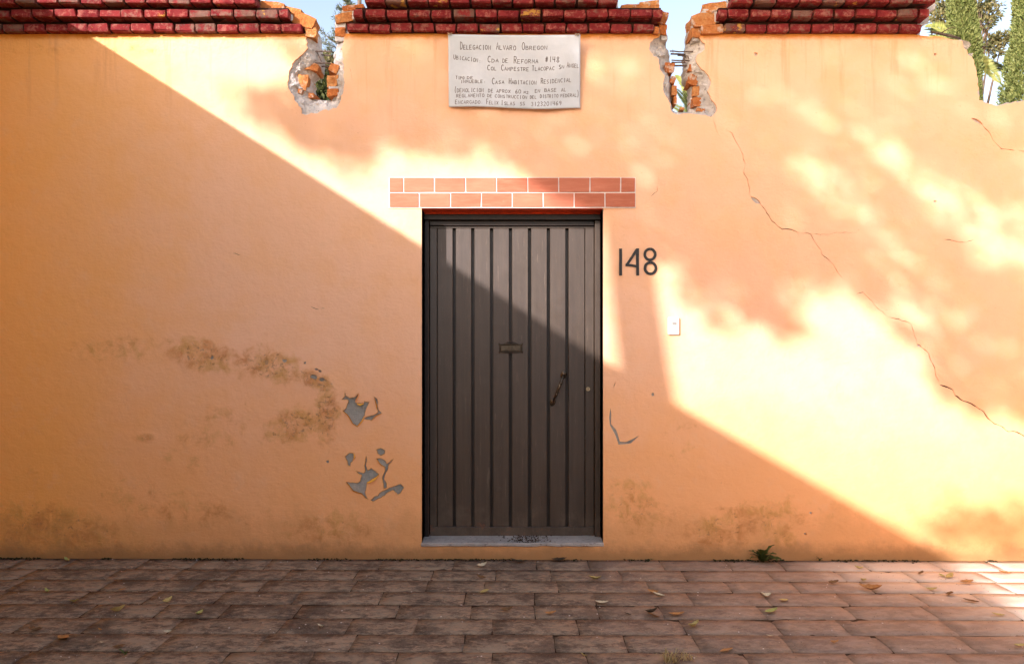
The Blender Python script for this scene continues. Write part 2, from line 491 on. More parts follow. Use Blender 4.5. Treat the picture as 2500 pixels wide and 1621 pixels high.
# ------------------------------------------------------------------ ground and pavement
def sheet(name, x0, x1, y0, y1, z, mat):
    nx = max(2, int(abs(x1 - x0) / 4) if abs(x1 - x0) < 60 else 12)
    o = mesh_obj(name, [(x0, y0, z), (x1, y0, z), (x1, y1, z), (x0, y1, z)], [(0, 1, 2, 3)], mat)
    return tag(o, kind='structure')
sheet('ground', -400, 400, -400, 400, -0.16, M_earth)
bm = bmesh.new()
add_box(bm, -3.40, 5.0, -2.02, 0.0, -0.30, -0.0042)
bed = bm_obj('pavement', bm, M_soil)
bed.rotation_euler = (0, 0.0028, 0)
tag(bed, kind='structure')
bm = bmesh.new()
add_box(bm, -3.40, 5.0, -14.0, -2.02, -0.30, -0.004)
road = bm_obj('road', bm, M_earth)
road.rotation_euler = (0, 0.0028, 0)
tag(road, kind='structure')

def slab_mesh(L, D, seed):
    r = random.Random(seed)
    nx, ny = 5, 3
    top = {}
    verts = []; faces = []
    for j in range(ny + 1):
        for i in range(nx + 1):
            u, v = i / nx, j / ny
            x = (u - 0.5) * L; y = (v - 0.5) * D
            ex = i in (0, nx); ey = j in (0, ny)
            z = r.uniform(-0.0012, 0.0012)
            if ex: x += r.uniform(-0.0035, 0.0025) * (1 if i else -1)
            if ey: y += r.uniform(-0.0032, 0.0018) * (1 if j else -1)
            if ey: z -= r.uniform(0.0003, 0.0036)
            if ex: z -= r.uniform(0.0, 0.0014)
            if ex and ey:
                c = r.choice([0, 0, 0.002, 0.004]); x -= math.copysign(c, x); y -= math.copysign(c, y)
            top[i, j] = len(verts); verts.append((x, y, z))
    for j in range(ny):
        for i in range(nx):
            faces.append((top[i, j], top[i + 1, j], top[i + 1, j + 1], top[i, j + 1]))
    ring = [(i, 0) for i in range(nx)] + [(nx, j) for j in range(ny)] + [(i, ny) for i in range(nx, 0, -1)] + [(0, j) for j in range(ny, 0, -1)]
    b0 = len(verts)
    for k in ring:
        x, y, z = verts[top[k]]
        verts.append((x * 1.004, y * 1.004, -0.035))
    for k in range(len(ring)):
        a = top[ring[k]]; b = top[ring[(k + 1) % len(ring)]]
        faces.append((a, b0 + k, b0 + (k + 1) % len(ring), b))
    me = bpy.data.meshes.new('stone')
    me.from_pydata(verts, [], faces)
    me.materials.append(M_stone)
    me.polygons.foreach_set('use_smooth', [k < nx * ny for k in range(len(me.polygons))])
    me.update()
    return me
rows = [0.0, 0.232, 0.447, 0.655, 0.868, 1.075, 1.285, 1.497, 1.71, 1.93]
lens_ = [0.33, 0.38, 0.42, 0.46, 0.52]
slabs = {}
for ri in range(len(rows) - 1):
    dep = rows[ri + 1] - rows[ri] - 0.003
    x = -3.40 - random.uniform(0, 0.3)
    while x < 4.6:
        L = random.choice(lens_)
        key = (ri, L, random.randint(0, 1))
        if key not in slabs:
            slabs[key] = slab_mesh(L - 0.001, dep, hash((ri, int(L * 100), key[2])) % 9999)
        x0 = max(x, -3.395)
        sc = (x + L - x0) / L
        if sc > 0.15:
            xc = (x0 + x + L) / 2
            yc = -(rows[ri] + rows[ri + 1]) / 2 - (0.006 if ri == 0 else 0)
            inst('stone', slabs[key], bed, (xc, yc, random.uniform(-0.0012, 0.0010)),
                 (random.uniform(-.003, .003), random.uniform(-.002, .002), random.uniform(-.003, .003)), (sc, 0.97 if ri == 0 else 1, 1))
        x += L

# ------------------------------------------------------------------ the wall
ZTOP = W(0, 80).z
wall = empty('garden_wall', (0, 0, 0))
tag(wall, 'tall orange plastered garden wall with red brick coping, broken notches and a dark door', 'wall')
z1 = lambda l: [(571.2 + x * .2, y * .2) for x, y in l]            # positions read in enlargements of the two notches
z2 = lambda l: [(1332.8 + x * .2, y * .2) for x, y in l]
n1_out = z1([(705, 395), (722, 560), (650, 640), (560, 720), (500, 860), (490, 1000), (560, 1160), (640, 1250), (650, 1325), (700, 1340), (860, 1300), (900, 1280), (1050, 1262), (1090, 1200), (1112, 1150), (1142, 1000), (1140, 750), (1112, 560), (1140, 470), (1150, 395)])
n2_out = z2([(1010, 395), (1000, 430), (940, 450), (890, 500), (880, 580), (930, 660), (990, 690), (1000, 800), (1060, 880), (1040, 980), (1050, 1080), (1100, 1160), (1132, 1210), (1135, 1290), (1190, 1330), (1350, 1320), (1500, 1340), (1600, 1362), (1660, 1300), (1655, 1220), (1600, 1160), (1560, 1060), (1600, 980), (1570, 880), (1470, 780), (1425, 710), (1432, 650), (1530, 580), (1532, 510), (1480, 470), (1450, 430), (1450, 395)])
n1_in_l = z1([(165, 28), (430, 75), (560, 95), (660, 160), (745, 220), (782, 290), (796, 430), (822, 560), (838, 650), (830, 750), (725, 842), (732, 1000), (742, 1105)])
n1_in_r = z1([(955, 1112), (948, 1000), (950, 900), (962, 800), (980, 740), (975, 560), (1030, 430), (1032, 230), (1108, 160), (1170, 80), (1368, 58)])
n2_in_l = z2([(545, 98), (755, 62), (800, 40), (900, 16), (985, 30), (1005, 110), (1062, 132), (1098, 210), (1100, 300), (1090, 385), (1112, 480), (1142, 560), (1158, 640), (1170, 780), (1130, 832), (1196, 905), (1180, 1000), (1190, 1080), (1174, 1160), (1182, 1235), (1230, 1256)])
n2_in_r = z2([(1395, 1242), (1400, 1100), (1412, 1000), (1392, 930), (1340, 880), (1330, 780), (1345, 700), (1340, 520), (1370, 430), (1370, 340), (1380, 230), (1482, 150), (1530, 80), (1775, 36), (1830, 10)])
right_sky = [(2255, 96), (2264, 122), (2261, 136), (2270, 156), (2274, 198), (2277, 231), (2296, 238), (2315, 244), (2336, 240), (2380, 232), (2450, 228), (2760, 222)]
right_skin = [(2215, 93), (2237, 96), (2240, 112), (2250, 128), (2259, 134), (2268, 158), (2272, 198), (2275, 233), (2296, 241), (2315, 247), (2336, 243), (2380, 235), (2450, 231), (2760, 225)]
door_rect = P2([(980, 1262), (1402, 1262), (1402, 484.5), (980, 484.5)])

def cat(*parts):
    return [p for q in parts for p in q]
# painted skin outline
skin_loop = cat(
    [(-3.4, -0.12)], [(W(2760, 0).x, -0.12)],
    rough(P2(right_skin[::-1]), 0.02, 0.008, 3, False), rough(P2([(2187, 86.5), (2138, 83)]), 0.03, 0.004, 5, False), [(W(2120, 0).x, ZTOP)],
    rough(P2(n2_out[::-1]), 0.016, 0.007, 7, False),
    rough(P2(n1_out[::-1]), 0.016, 0.007, 9, False),
    [(-3.4, ZTOP)])
holes = [door_rect]
z8 = lambda l: P2([(742.6 + x * .2221, 856.8 + y * .2221) for x, y in l])
patches = [
    [(265, 232), (272, 280), (315, 305), (355, 300), (385, 282), (408, 255), (398, 292), (378, 322), (372, 350), (392, 360), (465, 358), (472, 335), (482, 347), (522, 350), (498, 400), (482, 440), (472, 490), (452, 548), (395, 606), (345, 575), (302, 498), (245, 440), (275, 415), (302, 345), (300, 330), (275, 318), (235, 324), (262, 292)],
    [(565, 290), (602, 312), (615, 350), (608, 380), (618, 430), (650, 466), (590, 492), (545, 543), (500, 535), (465, 525), (500, 500), (560, 488), (612, 452), (600, 400), (588, 350)],
    [(310, 880), (360, 885), (375, 925), (350, 955), (325, 985), (322, 1018), (300, 1012), (285, 960), (270, 915)],
    [(595, 845), (640, 830), (685, 855), (680, 890), (640, 912), (605, 885)],
    [(590, 940), (640, 935), (680, 955), (705, 995), (775, 940), (745, 985), (722, 1010), (712, 1060), (690, 1100), (675, 1150), (705, 1200), (700, 1250), (672, 1255), (668, 1200), (655, 1140), (680, 1080), (685, 1030), (645, 1005)],
    [(488, 905), (495, 960), (487, 1020), (505, 1065), (540, 1040), (570, 1062), (625, 1105), (560, 1150), (500, 1185), (490, 1240), (478, 1290), (500, 1350), (515, 1368), (480, 1352), (440, 1305), (400, 1298), (350, 1278), (280, 1185), (330, 1190), (400, 1192), (428, 1170), (440, 1112), (400, 1092), (375, 1066), (430, 1082), (465, 1090), (478, 1065), (468, 1010), (480, 960)],
    [(640, 1290), (700, 1262), (730, 1245), (790, 1225), (850, 1205), (885, 1240), (850, 1300), (815, 1315), (770, 1272), (720, 1290), (680, 1330), (600, 1368), (560, 1390), (530, 1375), (575, 1335), (610, 1330)],
]
for i, p in enumerate(patches):
    holes.append(rough(z8(p), 0.008, 0.0022, 20 + i))
# flaked strip right of the door, and chips on the right half of the wall
holes.append(P2([(1419, 947), (1421, 960), (1420, 985), (1432, 998), (1437, 1012), (1441, 1026), (1455, 1027), (1466, 1022), (1486, 1012), (1467, 1030), (1455, 1032), (1438, 1033), (1430, 1010), (1418, 988), (1416, 970)]))
holes.append(P2([(1514, 914), (1519, 912), (1521, 919), (1515, 921)]))
holes.append(P2([(1745, 457), (1756, 460), (1766, 468), (1768, 475), (1757, 473), (1748, 465)]))
holes.append(P2([(2131, 799), (2138, 801), (2142, 806), (2133, 806)]))
holes.append(P2([(2257, 275), (2270, 277), (2281, 285), (2284, 291), (2272, 287), (2262, 281)]))
for (px, py, r_) in [(1757, 127, 4.5), (2173, 127, 4), (2173, 469, 4), (1884, 1192, 4), (1872, 1240, 3), (709, 843, 3), (735, 858, 3.5), (742, 862, 4), (492, 831, 5), (660, 838, 5), (730, 876, 7), (748, 882, 6), (762, 1072, 4)]:
    holes.append(P2([(px + r_ * math.cos(a) * random.uniform(.6, 1.5), py + r_ * math.sin(a) * random.uniform(.5, 1.1)) for a in [k * math.pi / 4 for k in range(8)]]))
def crack(pts, w0, w1, seed):
    """thin sliver polygon along a polyline, in metres"""
    r = random.Random(seed)
    pl = P2(pts)
    sub = [Vector(p) for p in rough(pl, 0.018, 0.004, seed, False)]
    L, Rr = [], []
    n_ = len(sub)
    for i, p in enumerate(sub):
        t = (sub[min(i + 1, n_ - 1)] - sub[max(i - 1, 0)]).normalized()
        nr = Vector((-t.y, t.x))
        w = (w0 + (w1 - w0) * i / n_) * r.uniform(0.25, 1.2) * 0.5
        if i in (0, n_ - 1): w = 0.0002
        L.append(p + nr * w); Rr.append(p - nr * w)
    return [(p.x, p.y) for p in L] + [(p.x, p.y) for p in Rr[::-1]]
cracks = [
    ([(1658, 276), (1664, 303), (1674, 318)], .0015, .001), ([(1686, 302), (1701, 310), (1712, 333), (1722, 352), (1732, 380), (1729, 404), (1738, 418), (1742, 440), (1741, 455)], .002, .003),
    ([(1769, 477), (1779, 488), (1790, 508), (1806, 525), (1818, 533), (1840, 534), (1857, 541)], .004, .0035),
    ([(1868, 541), (1884, 544), (1896, 566), (1908, 580), (1910, 592), (1935, 612), (1944, 628), (1958, 648)], .003, .0022),
    ([(1990, 683), (2007, 679), (2026, 699), (2035, 712), (2060, 733)], .002, .002), ([(2065, 736), (2090, 742), (2117, 752), (2124, 775), (2131, 797)], .003, .002),
    ([(2143, 808), (2157, 819), (2166, 842), (2173, 856), (2175, 870), (2181, 889)], .0035, .003),
    ([(2183, 893), (2203, 900), (2215, 906), (2219, 918), (2240, 932), (2258, 938), (2286, 956), (2296, 972), (2310, 984), (2327, 990), (2345, 1003), (2361, 1003), (2380, 1013), (2420, 1040)], .0055, .005),
    ([(2284, 292), (2300, 310), (2307, 325), (2326, 346), (2342, 348), (2358, 351)], .0035, .003), ([(2364, 350), (2382, 353), (2430, 360)], .003, .003),
    ([(2193, 556), (2207, 557), (2229, 563), (2246, 563), (2272, 553)], .004, .0025), ([(1885, 544), (1920, 545), (1945, 540), (1990, 541), (2002, 530)], .0015, .001),
    ([(1432, 884), (1428, 895), (1426, 902)], .003, .001),
    ([(720, 712), (735, 718), (755, 717)], .002, .0015), ([(812, 150), (816, 170), (818, 190)], .0015, .001), ([(1530, 410), (1528, 445), (1510, 458)], .0015, .001), ([(540, 588), (560, 593)], .003, .001),
    ([(2174, 862), (2190, 880), (2210, 893)], .0012, .001)]
crack_lines = []
for i, (pts, a, b) in enumerate(cracks):
    holes.append(crack(pts, a * 1.45 + .0004, b * 1.45 + .0004, 100 + i))
    crack_lines.append((pts, 100 + i))

gx, gz_ = np.meshgrid(np.arange(-3.36, 4.34, 0.045), np.arange(-0.09, 3.37, 0.045))
grid = np.stack([gx.ravel(), gz_.ravel()], 1) + rng.uniform(-0.012, 0.012, (gx.size, 2))
keep = pip(grid, skin_loop) & (segdist(grid, skin_loop) > 0.012)
for hl in holes:
    h_ = np.array(hl)
    lo, hi = h_.min(0) - 0.02, h_.max(0) + 0.02
    near = ((grid > lo) & (grid < hi)).all(1) & keep
    idx = np.where(near)[0]
    if len(idx):
        bad = pip(grid[idx], hl) | (segdist(grid[idx], hl) < 0.008)
        keep[idx[bad]] = False
grid = grid[keep]
v, f = triangulate([skin_loop] + holes, grid)
cen = v[f].mean(1)
ok = pip(cen, skin_loop)
for hl in holes:
    ok &= ~pip(cen, hl)
f = f[ok]
def skin_y(x, z):
    return 0.0035 * noise.noise(Vector((x * 1.1, z * 1.3, 4))) + 0.002 * noise.noise(Vector((x * 4, z * 4, 9)))
EDGE = {}
def layered(name, v, f, front_y, back_y, mat, smooth=True):
    """front sheet plus side walls along its open edges, side walls have their own vertices"""
    a, b, c = v[f[:, 0]], v[f[:, 1]], v[f[:, 2]]
    area = (b[:, 0] - a[:, 0]) * (c[:, 1] - a[:, 1]) - (b[:, 1] - a[:, 1]) * (c[:, 0] - a[:, 0])
    f = np.where((area > 0)[:, None], f, f[:, ::-1])      # counter clockwise in x,z = facing -y
    ec = {}
    for t in f:
        for i in range(3):
            e = (int(t[i]), int(t[(i + 1) % 3]))
            k = (min(e), max(e))
            if k in ec: ec[k] = None
            else: ec[k] = e
    verts = [(p[0], front_y(p[0], p[1]), p[1]) for p in v]
    faces = [tuple(int(i) for i in t) for t in f]
    nf = len(faces)
    for e in ec.values():
        if e is None: continue
        i, j = e
        s = len(verts)
        bi, bj = back_y(v[i], v[j])
        verts += [verts[i], verts[j], (v[j][0], bj, v[j][1]), (v[i][0], bi, v[i][1])]
        faces.append((s, s + 3, s + 2, s + 1))
    me = bpy.data.meshes.new(name)
    me.from_pydata(verts, [], faces)
    me.materials.append(mat)
    sm = [i < nf for i in range(len(faces))] if smooth else [False] * len(faces)
    me.polygons.foreach_set('use_smooth', sm)
    me.update()
    return link(bpy.data.objects.new(name, me), wall)
dx0, dx1 = door_rect[0][0], door_rect[1][0]
dz0, dz1 = door_rect[0][1], door_rect[2][1]
def skin_back(p, q):
    def on(p):
        return dx0 - 1e-4 < p[0] < dx1 + 1e-4 and dz0 - 1e-4 < p[1] < dz1 + 1e-4
    d = 0.231 if (on(p) and on(q)) else 0.0135
    return d, d
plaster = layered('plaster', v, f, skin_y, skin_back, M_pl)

# masonry core with its broken edges
core_loop = cat(
    [(-3.4, -0.14)], [(W(2760, 0).x, -0.14)],
    rough(P2(right_sky[::-1]), 0.02, 0.010, 33, False), rough(P2([(2237, 91), (2213, 92.5), (2187, 86), (2156, 87.5), (2140, 82), (2142, 60), (2160, 50), (2162, 25), (2176, 20), (2177, -18)]), 0.03, 0.004, 35, False),
    [(W(1701, 0).x, W(0, -18).z)], rough(P2(n2_in_r[::-1]), 0.014, 0.008, 37, False), rough(P2(n2_in_l[::-1]), 0.014, 0.008, 38, False),
    [(W(1441, 0).x, W(0, -18).z)], [(W(845, 0).x, W(0, -18).z)],
    rough(P2(n1_in_r[::-1]), 0.014, 0.008, 39, False), rough(P2(n1_in_l[::-1]), 0.014, 0.008, 40, False),
    [(W(603, 0).x, W(0, -18).z)], [(-3.4, W(0, -18).z)])
gx, gz_ = np.meshgrid(np.arange(-3.3, 4.3, 0.12), np.arange(-0.05, 3.4, 0.12))
g1 = np.stack([gx.ravel(), gz_.ravel()], 1)
fine = []
for (ax, bx, ay, by) in [(600, 860, -5, 275), (1430, 1720, -5, 280), (2180, 2300, 80, 250)]:
    a = W(ax, by); b = W(bx, ay)
    gx, gz_ = np.meshgrid(np.arange(a.x, b.x, 0.0115), np.arange(a.z, b.z, 0.0115))
    fine.append(np.stack([gx.ravel(), gz_.ravel()], 1))
    g1 = g1[~(((g1 > [a.x, a.z]) & (g1 < [b.x, b.z])).all(1))]
fine = np.concatenate(fine); fine = fine + rng.uniform(-0.004, 0.004, fine.shape)
g1 = np.concatenate([g1, fine])
g1 = g1[pip(g1, core_loop) & (segdist(g1, core_loop) > 0.005)]
g1 = g1[~pip(g1, door_rect)]
v, f = triangulate([core_loop, door_rect], g1)
cen = v[f].mean(1)
ok = pip(cen, core_loop) & ~pip(cen, door_rect)
f = f[ok]
inset = np.zeros(len(v))
d_in = segdist(v, core_loop)
po = [P2(n1_out), P2(n2_out), P2(right_skin[:6] + right_sky[5::-1])]
# extend the notch outlines upwards so that the broken ends beside the coping are rough as well
po[0] = po[0] + P2([(880, 70), (880, -40), (560, -40), (560, 70), (640, 80)])
po[1] = po[1] + P2([(1725, 75), (1725, -40), (1420, -40), (1420, 70), (1500, 80)])
for p in po:
    m = pip(v, p)
    d_out = segdist(v, p)
    t = np.where(m, d_out / (d_out + d_in + 1e-6), 0)
    inset = np.maximum(inset, t)
ycore = {}
for i, p in enumerate(v):
    t = inset[i]
    y = 0.0125
    if t > 0:
        nn = noise.fractal(Vector((p[0] * 14, p[1] * 14, 2)), 0.8, 2.1, 5)
        n2 = noise.noise(Vector((p[0] * 55, p[1] * 55, 8)))
        cell = noise.noise(Vector((p[0] * 7, p[1] * 7, 5)))
        y += 0.085 * t ** 1.4 + min(1, t * 4) * (0.012 * nn + 0.007 * n2 + (0.020 if cell > 0.12 else 0) + (0.012 if cell < -0.2 else 0) + 0.006 * math.floor(2.5 * noise.noise(Vector((p[0] * 24, p[1] * 24, 1)))))
        y = max(0.003, y)
    ycore[(round(p[0], 6), round(p[1], 6))] = y
core = layered('masonry_core', v, f, lambda x, z: ycore[(round(x, 6), round(z, 6))], lambda p, q: (0.20, 0.20), M_cem, False)
# the back of the wall
vb = [(p[0], 0.2, p[1]) for p in v]
back = mesh_obj('back_face', vb, [tuple(int(i) for i in t) for t in f], M_cem, wall)
# bare cement behind the paint losses (thin sheets 1 mm proud of the core)
def backing(poly_px, name='bare_cement'):
    p = P2(poly_px)
    s = [(x, 0.0085, z) for x, z in p]
    n_ = len(s)
    s += [(x, 0.0140, z) for x, z in p]
    o = mesh_obj(name, s, [tuple(range(n_))] + [(i, (i + 1) % n_, n_ + (i + 1) % n_, n_ + i) for i in range(n_)], M_patch, wall)
    return o
backing([(780, 895), (900, 895), (900, 1000), (780, 1000)])
backing([(790, 1030), (960, 1030), (960, 1180), (790, 1180)])
backing([(1410, 900), (1530, 900), (1530, 1040), (1410, 1040)])
backing([(480, 820), (775, 820), (775, 1085), (480, 1085)])
for pts, sd in crack_lines:
    sub = [Vector(p) for p in rough(P2(pts), 0.018, 0.004, sd, False)]
    rbv = []; rbf = []
    for i, p in enumerate(sub):
        t = (sub[min(i + 1, len(sub) - 1)] - sub[max(i - 1, 0)]).normalized()
        nr = Vector((-t.y, t.x)) * .006
        rbv += [(p.x + nr.x, .0095, p.y + nr.y), (p.x - nr.x, .0095, p.y - nr.y)]
        if i: rbf.append((2 * i - 2, 2 * i - 1, 2 * i + 1, 2 * i))
    mesh_obj('crack_shade', rbv, rbf, M_soil, wall)  # dark strips behind the cracks, their inner shade put into colour
M_och = mat_simple('ochre_old_paint', (0.52, 0.27, 0.05), 0.9, 0.15, 0, 0.45, 60, 0.6)
for pi_, p in enumerate(patches):
    pl = [Vector(q) for q in rough(z8(p), 0.008, 0.0022, 20 + pi_)]
    n_ = len(pl)
    area_ = sum(pl[i].x * pl[(i + 1) % n_].y - pl[(i + 1) % n_].x * pl[i].y for i in range(n_))
    sg = 1 if area_ > 0 else -1
    ev = []; ef = []
    for i, q in enumerate(pl):
        t = pl[(i + 1) % n_] - pl[i - 1]
        t = t.normalized() if t.length > 1e-7 else Vector((1, 0))
        nr = Vector((t.y, -t.x)) * sg
        w_ = .0016 + .0026 * (noise.noise(Vector((q.x * 40, q.y * 40, 1))) + .5)
        o_ = q + nr * max(.0006, w_); i_ = q - nr * .0022
        ev += [(o_.x, skin_y(q.x, q.y) - .0007, o_.y), (i_.x, .006, i_.y)]
    for i in range(n_):
        a = 2 * i; b = 2 * ((i + 1) % n_)
        ef.append((a, a + 1, b + 1, b))
    mesh_obj('paint_edge', ev, ef, M_och, wall)
# curled lips of paint along the losses
def lip(pts, h, out, name='paint_flake'):
    h *= 1.7
    pl = [Vector(p) for p in z8(pts)]
    verts = []; faces = []
    for i, p in enumerate(pl):
        k = math.sin(math.pi * (i + .35) / (len(pl) - .3))
        y0 = skin_y(p.x, p.y)
        verts += [(p.x, y0 - 0.0006, p.y - 0.001), (p.x + out[0] * k * h, y0 - 0.016 * k, p.y + out[1] * k * h), (p.x + out[0] * k * h, y0 - 0.0145 * k, p.y + out[1] * k * h - 0.0012), (p.x, y0 + 0.004, p.y - 0.0025)]
    for i in range(len(pl) - 1):
        for k in range(4):
            a = i * 4 + k; b = i * 4 + (k + 1) % 4
            faces.append((a, b, b + 4, a + 4))
    return mesh_obj(name, verts, faces, M_pl2, wall)
lip([(245, 442), (275, 470), (300, 497), (345, 574), (395, 604)], 0.007, (.5, .5))
lip([(395, 606), (425, 580), (452, 548), (470, 495)], 0.006, (-.6, .4))
lip([(378, 350), (385, 320), (400, 285), (408, 256)], 0.006, (.5, .1))
lip([(392, 362), (430, 366), (465, 360)], 0.006, (0, -1))
lip([(500, 1185), (540, 1162), (590, 1135), (625, 1105)], 0.011, (-.2, -.9))
lip([(280, 1187), (320, 1235), (350, 1278), (400, 1297), (440, 1305), (480, 1350)], 0.007, (.3, .7))
lip([(590, 942), (615, 980), (645, 1005), (685, 1030)], 0.005, (.4, .5))
lip([(600, 420), (590, 370), (572, 300)], 0.006, (.8, 0))
lip([(545, 543), (590, 500), (648, 468)], 0.005, (-.1, .6))
lip([(360, 885), (375, 925), (350, 955)], 0.004, (-.8, 0))

# ---- coping bricks
def brick_mesh(w, h, d, seed, mat, jit=0.0035, cuts=1, name='brick', bevel=0.006):
    r = random.Random(seed)
    b = bmesh.new()
    bmesh.ops.create_cube(b, size=1.0)
    for q in b.verts:
        q.co = Vector((q.co.x * w, q.co.y * d, q.co.z * h))
    bmesh.ops.bevel(b, geom=b.edges[:], offset=bevel * r.uniform(0.7, 1.2), segments=1, affect='EDGES', profile=0.6)
    for q in b.verts:
        q.co += Vector((r.uniform(-jit, jit), r.uniform(-jit, jit), r.uniform(-jit, jit) * .7))
    bmesh.ops.recalc_face_normals(b, faces=b.faces[:])
    me = bpy.data.meshes.new(name)
    b.to_mesh(me); b.free()
    me.materials.append(mat)
    return me
PJ, PITCH = 0.048, 0.0700
bvars = [brick_mesh(0.126, 0.047, 0.27, 300 + i, M_cop, 0.0042) for i in range(10)]
sections = [((-34, 594), (-34, 671), (-34, 702)), ((845, 1440), (819, 1543), (805, 1521)), ((1701, 2177), (1669, 2161), (1682, 2143))]
for si, sec in enumerate(sections):
    for ri in range(3):
        px0, px1 = sec[2 - ri]
        yf = -PJ * (ri + 1)
        x0 = W(px0, 0, yf).x; x1 = W(px1, 0, yf).x
        z0 = ZTOP + PITCH * ri
        if si == 0: x0 = -3.40
        # mortar bed between and above the bricks
        bm = bmesh.new()
        add_box(bm, x0 + (0.0 if si == 0 else 0.012), x1 - 0.012, yf + 0.034, 0.17, z0 + 0.004 + 0.0007 * ri, z0 + PITCH + 0.0013 + 0.0007 * ri)
        mb = bm_obj('mortar_bed', bm, M_mort, wall)
        n_ = max(1, round((x1 - x0) / 0.139))
        p_ = (x1 - x0) / n_
        off = (ri % 2) * 0.5
        edges = [x0] + [x0 + (k + off) * p_ for k in range(0 if off else 1, n_)] + [x1]
        for k in range(len(edges) - 1):
            w_ = edges[k + 1] - edges[k]
            if w_ < 0.03: continue
            me = random.choice(bvars)
            inst('brick', me, wall, ((edges[k] + edges[k + 1]) / 2, yf + 0.135 + random.uniform(-.004, .004), z0 + 0.0255 + random.uniform(-.002, .002)),
                 (random.uniform(-.02, .02), random.uniform(-.014, .014), random.uniform(-.025, .025)), ((w_ - 0.011) / 0.126, 1, 1))
# ---- broken bricks in the notches, each a rough block
def rough_block(w, h, d, seed):
    b = bmesh.new()
    bmesh.ops.create_cube(b, size=1.0)
    bmesh.ops.subdivide_edges(b, edges=b.edges[:], cuts=2, use_grid_fill=True)
    for q in b.verts:
        c = q.co.copy()
        rr = 1 - 0.07 * (abs(c.x * 2) ** 4 + abs(c.z * 2) ** 4) * 0.5 * (1 + noise.noise(Vector((seed, c.x * 3, c.z * 3))))
        nn = Vector((noise.noise(Vector((c.x * 3 + seed, c.y * 3, c.z * 3))), noise.noise(Vector((c.x * 3, c.y * 3 + seed, c.z * 3 + 5))), noise.noise(Vector((c.x * 3, c.y * 3, c.z * 3 + seed)))))
        q.co = Vector((c.x * w * rr, c.y * d, c.z * h * rr)) + nn * 0.15 * min(w, h)
    bmesh.ops.recalc_face_normals(b, faces=b.faces[:])
    me = bpy.data.meshes.new('brick')
    b.to_mesh(me); b.free()
    me.materials.append(M_raw)
    return me
def broken(z, x0, x1, y0, y1, depth, rot=0, seed=[0]):
    seed[0] += 1
    (ax, ay), (bx, by) = z([(x0, y0), (x1, y1)])
    c = W((ax + bx) / 2, (ay + by) / 2, depth)
    w = (bx - ax) / PPM * 1.10; h = (by - ay) / PPM * 1.12
    o = inst('brick', rough_block(w, h, 0.15, seed[0] * 1.7), wall, (c.x, depth + 0.075, c.z), (0, rot, random.uniform(-.12, .12)))
    o['label'] = 'broken raw orange brick'
for a in [(z1, 170, 430, 32, 115, -0.02, .12), (z1, 440, 655, 92, 168, -0.005, .25), (z1, 545, 780, 175, 300, -0.02, .30), (z1, 680, 795, 312, 430, -0.01, .05),
          (z1, 1130, 1370, 65, 122, -0.005, -.12), (z1, 1045, 1245, 160, 252, -0.02, -.2), (z1, 1040, 1155, 328, 422, -0.005, 0),
          (z1, 680, 840, 735, 815, 0.05, .2), (z1, 540, 722, 872, 1030, 0.045, .2), (z1, 962, 1060, 750, 842, 0.045, .35), (z1, 946, 1080, 880, 1010, 0.05, 0), (z1, 958, 1090, 1035, 1118, 0.04, 0), (z1, 740, 800, 1085, 1135, 0.06, 0), (z1, 612, 660, 1040, 1085, 0.04, .4),
          (z2, 548, 757, 60, 112, -0.01, -.1), (z2, 792, 1004, 18, 115, -0.025, -.05), (z2, 1010, 1095, 290, 400, -0.005, 0), (z2, 935, 987, 318, 388, -0.035, 0), (z2, 1010, 1098, 140, 270, -0.02, .3),
          (z2, 1528, 1778, 40, 130, -0.01, -.12), (z2, 1385, 1645, 155, 300, -0.02, -.18), (z2, 1372, 1462, 330, 432, -0.005, 0), (z2, 1490, 1735, 292, 388, -0.025, -.05),
          (z2, 1060, 1168, 738, 838, 0.045, 0), (z2, 1140, 1196, 890, 968, 0.055, .3), (z2, 1138, 1188, 1000, 1105, 0.05, 0), (z2, 1336, 1416, 752, 832, 0.045, .2), (z2, 1345, 1466, 868, 985, 0.05, .4), (z2, 1398, 1472, 1008, 1108, 0.05, 0), (z2, 1392, 1482, 1135, 1230, 0.045, 0), (z2, 1170, 1200, 1120, 1210, 0.06, 0), (z2, 1440, 1530, 1262, 1300, 0.035, .2), (z2, 1250, 1300, 1250, 1275, 0.06, 0)]:
    broken(*a)
# white mortar lumps between broken bricks
def lump(z, x0, x1, y0, y1, depth, seed):
    (ax, ay), (bx, by) = z([(x0, y0), (x1, y1)])
    c = W((ax + bx) / 2, (ay + by) / 2, depth)
    me = rough_block((bx - ax) / PPM, (by - ay) / PPM, 0.12, seed)
    me.materials.clear(); me.materials.append(M_cem)
    inst('mortar', me, wall, (c.x, depth + 0.06, c.z))
for i, a in enumerate([(z1, 1035, 1160, 255, 335, 0.0), (z1, 1110, 1240, 118, 165, 0.0), (z1, 655, 775, 285, 318, -0.01), (z1, 500, 548, 170, 240, -0.03), (z1, 118, 172, 0, 105, -0.02), (z1, 960, 1085, 1005, 1040, 0.05),
                       (z1, 1235, 1275, 130, 225, -0.05), (z1, 1035, 1150, 420, 480, 0.005), (z1, 420, 450, 80, 130, -0.01),
                       (z2, 755, 795, 45, 105, 0.0), (z2, 985, 1015, 320, 400, 0.0), (z2, 1640, 1690, 140, 260, -0.02), (z2, 1380, 1640, 268, 335, 0.0), (z2, 1500, 1700, 110, 150, -0.005), (z2, 1460, 1492, 300, 400, 0.0), (z2, 1775, 1835, 10, 85, -0.02), (z2, 1380, 1450, 430, 480, 0.01), (z2, 1020, 1100, 410, 470, 0.01)]):
    lump(*a, 50 + i * 2.3)
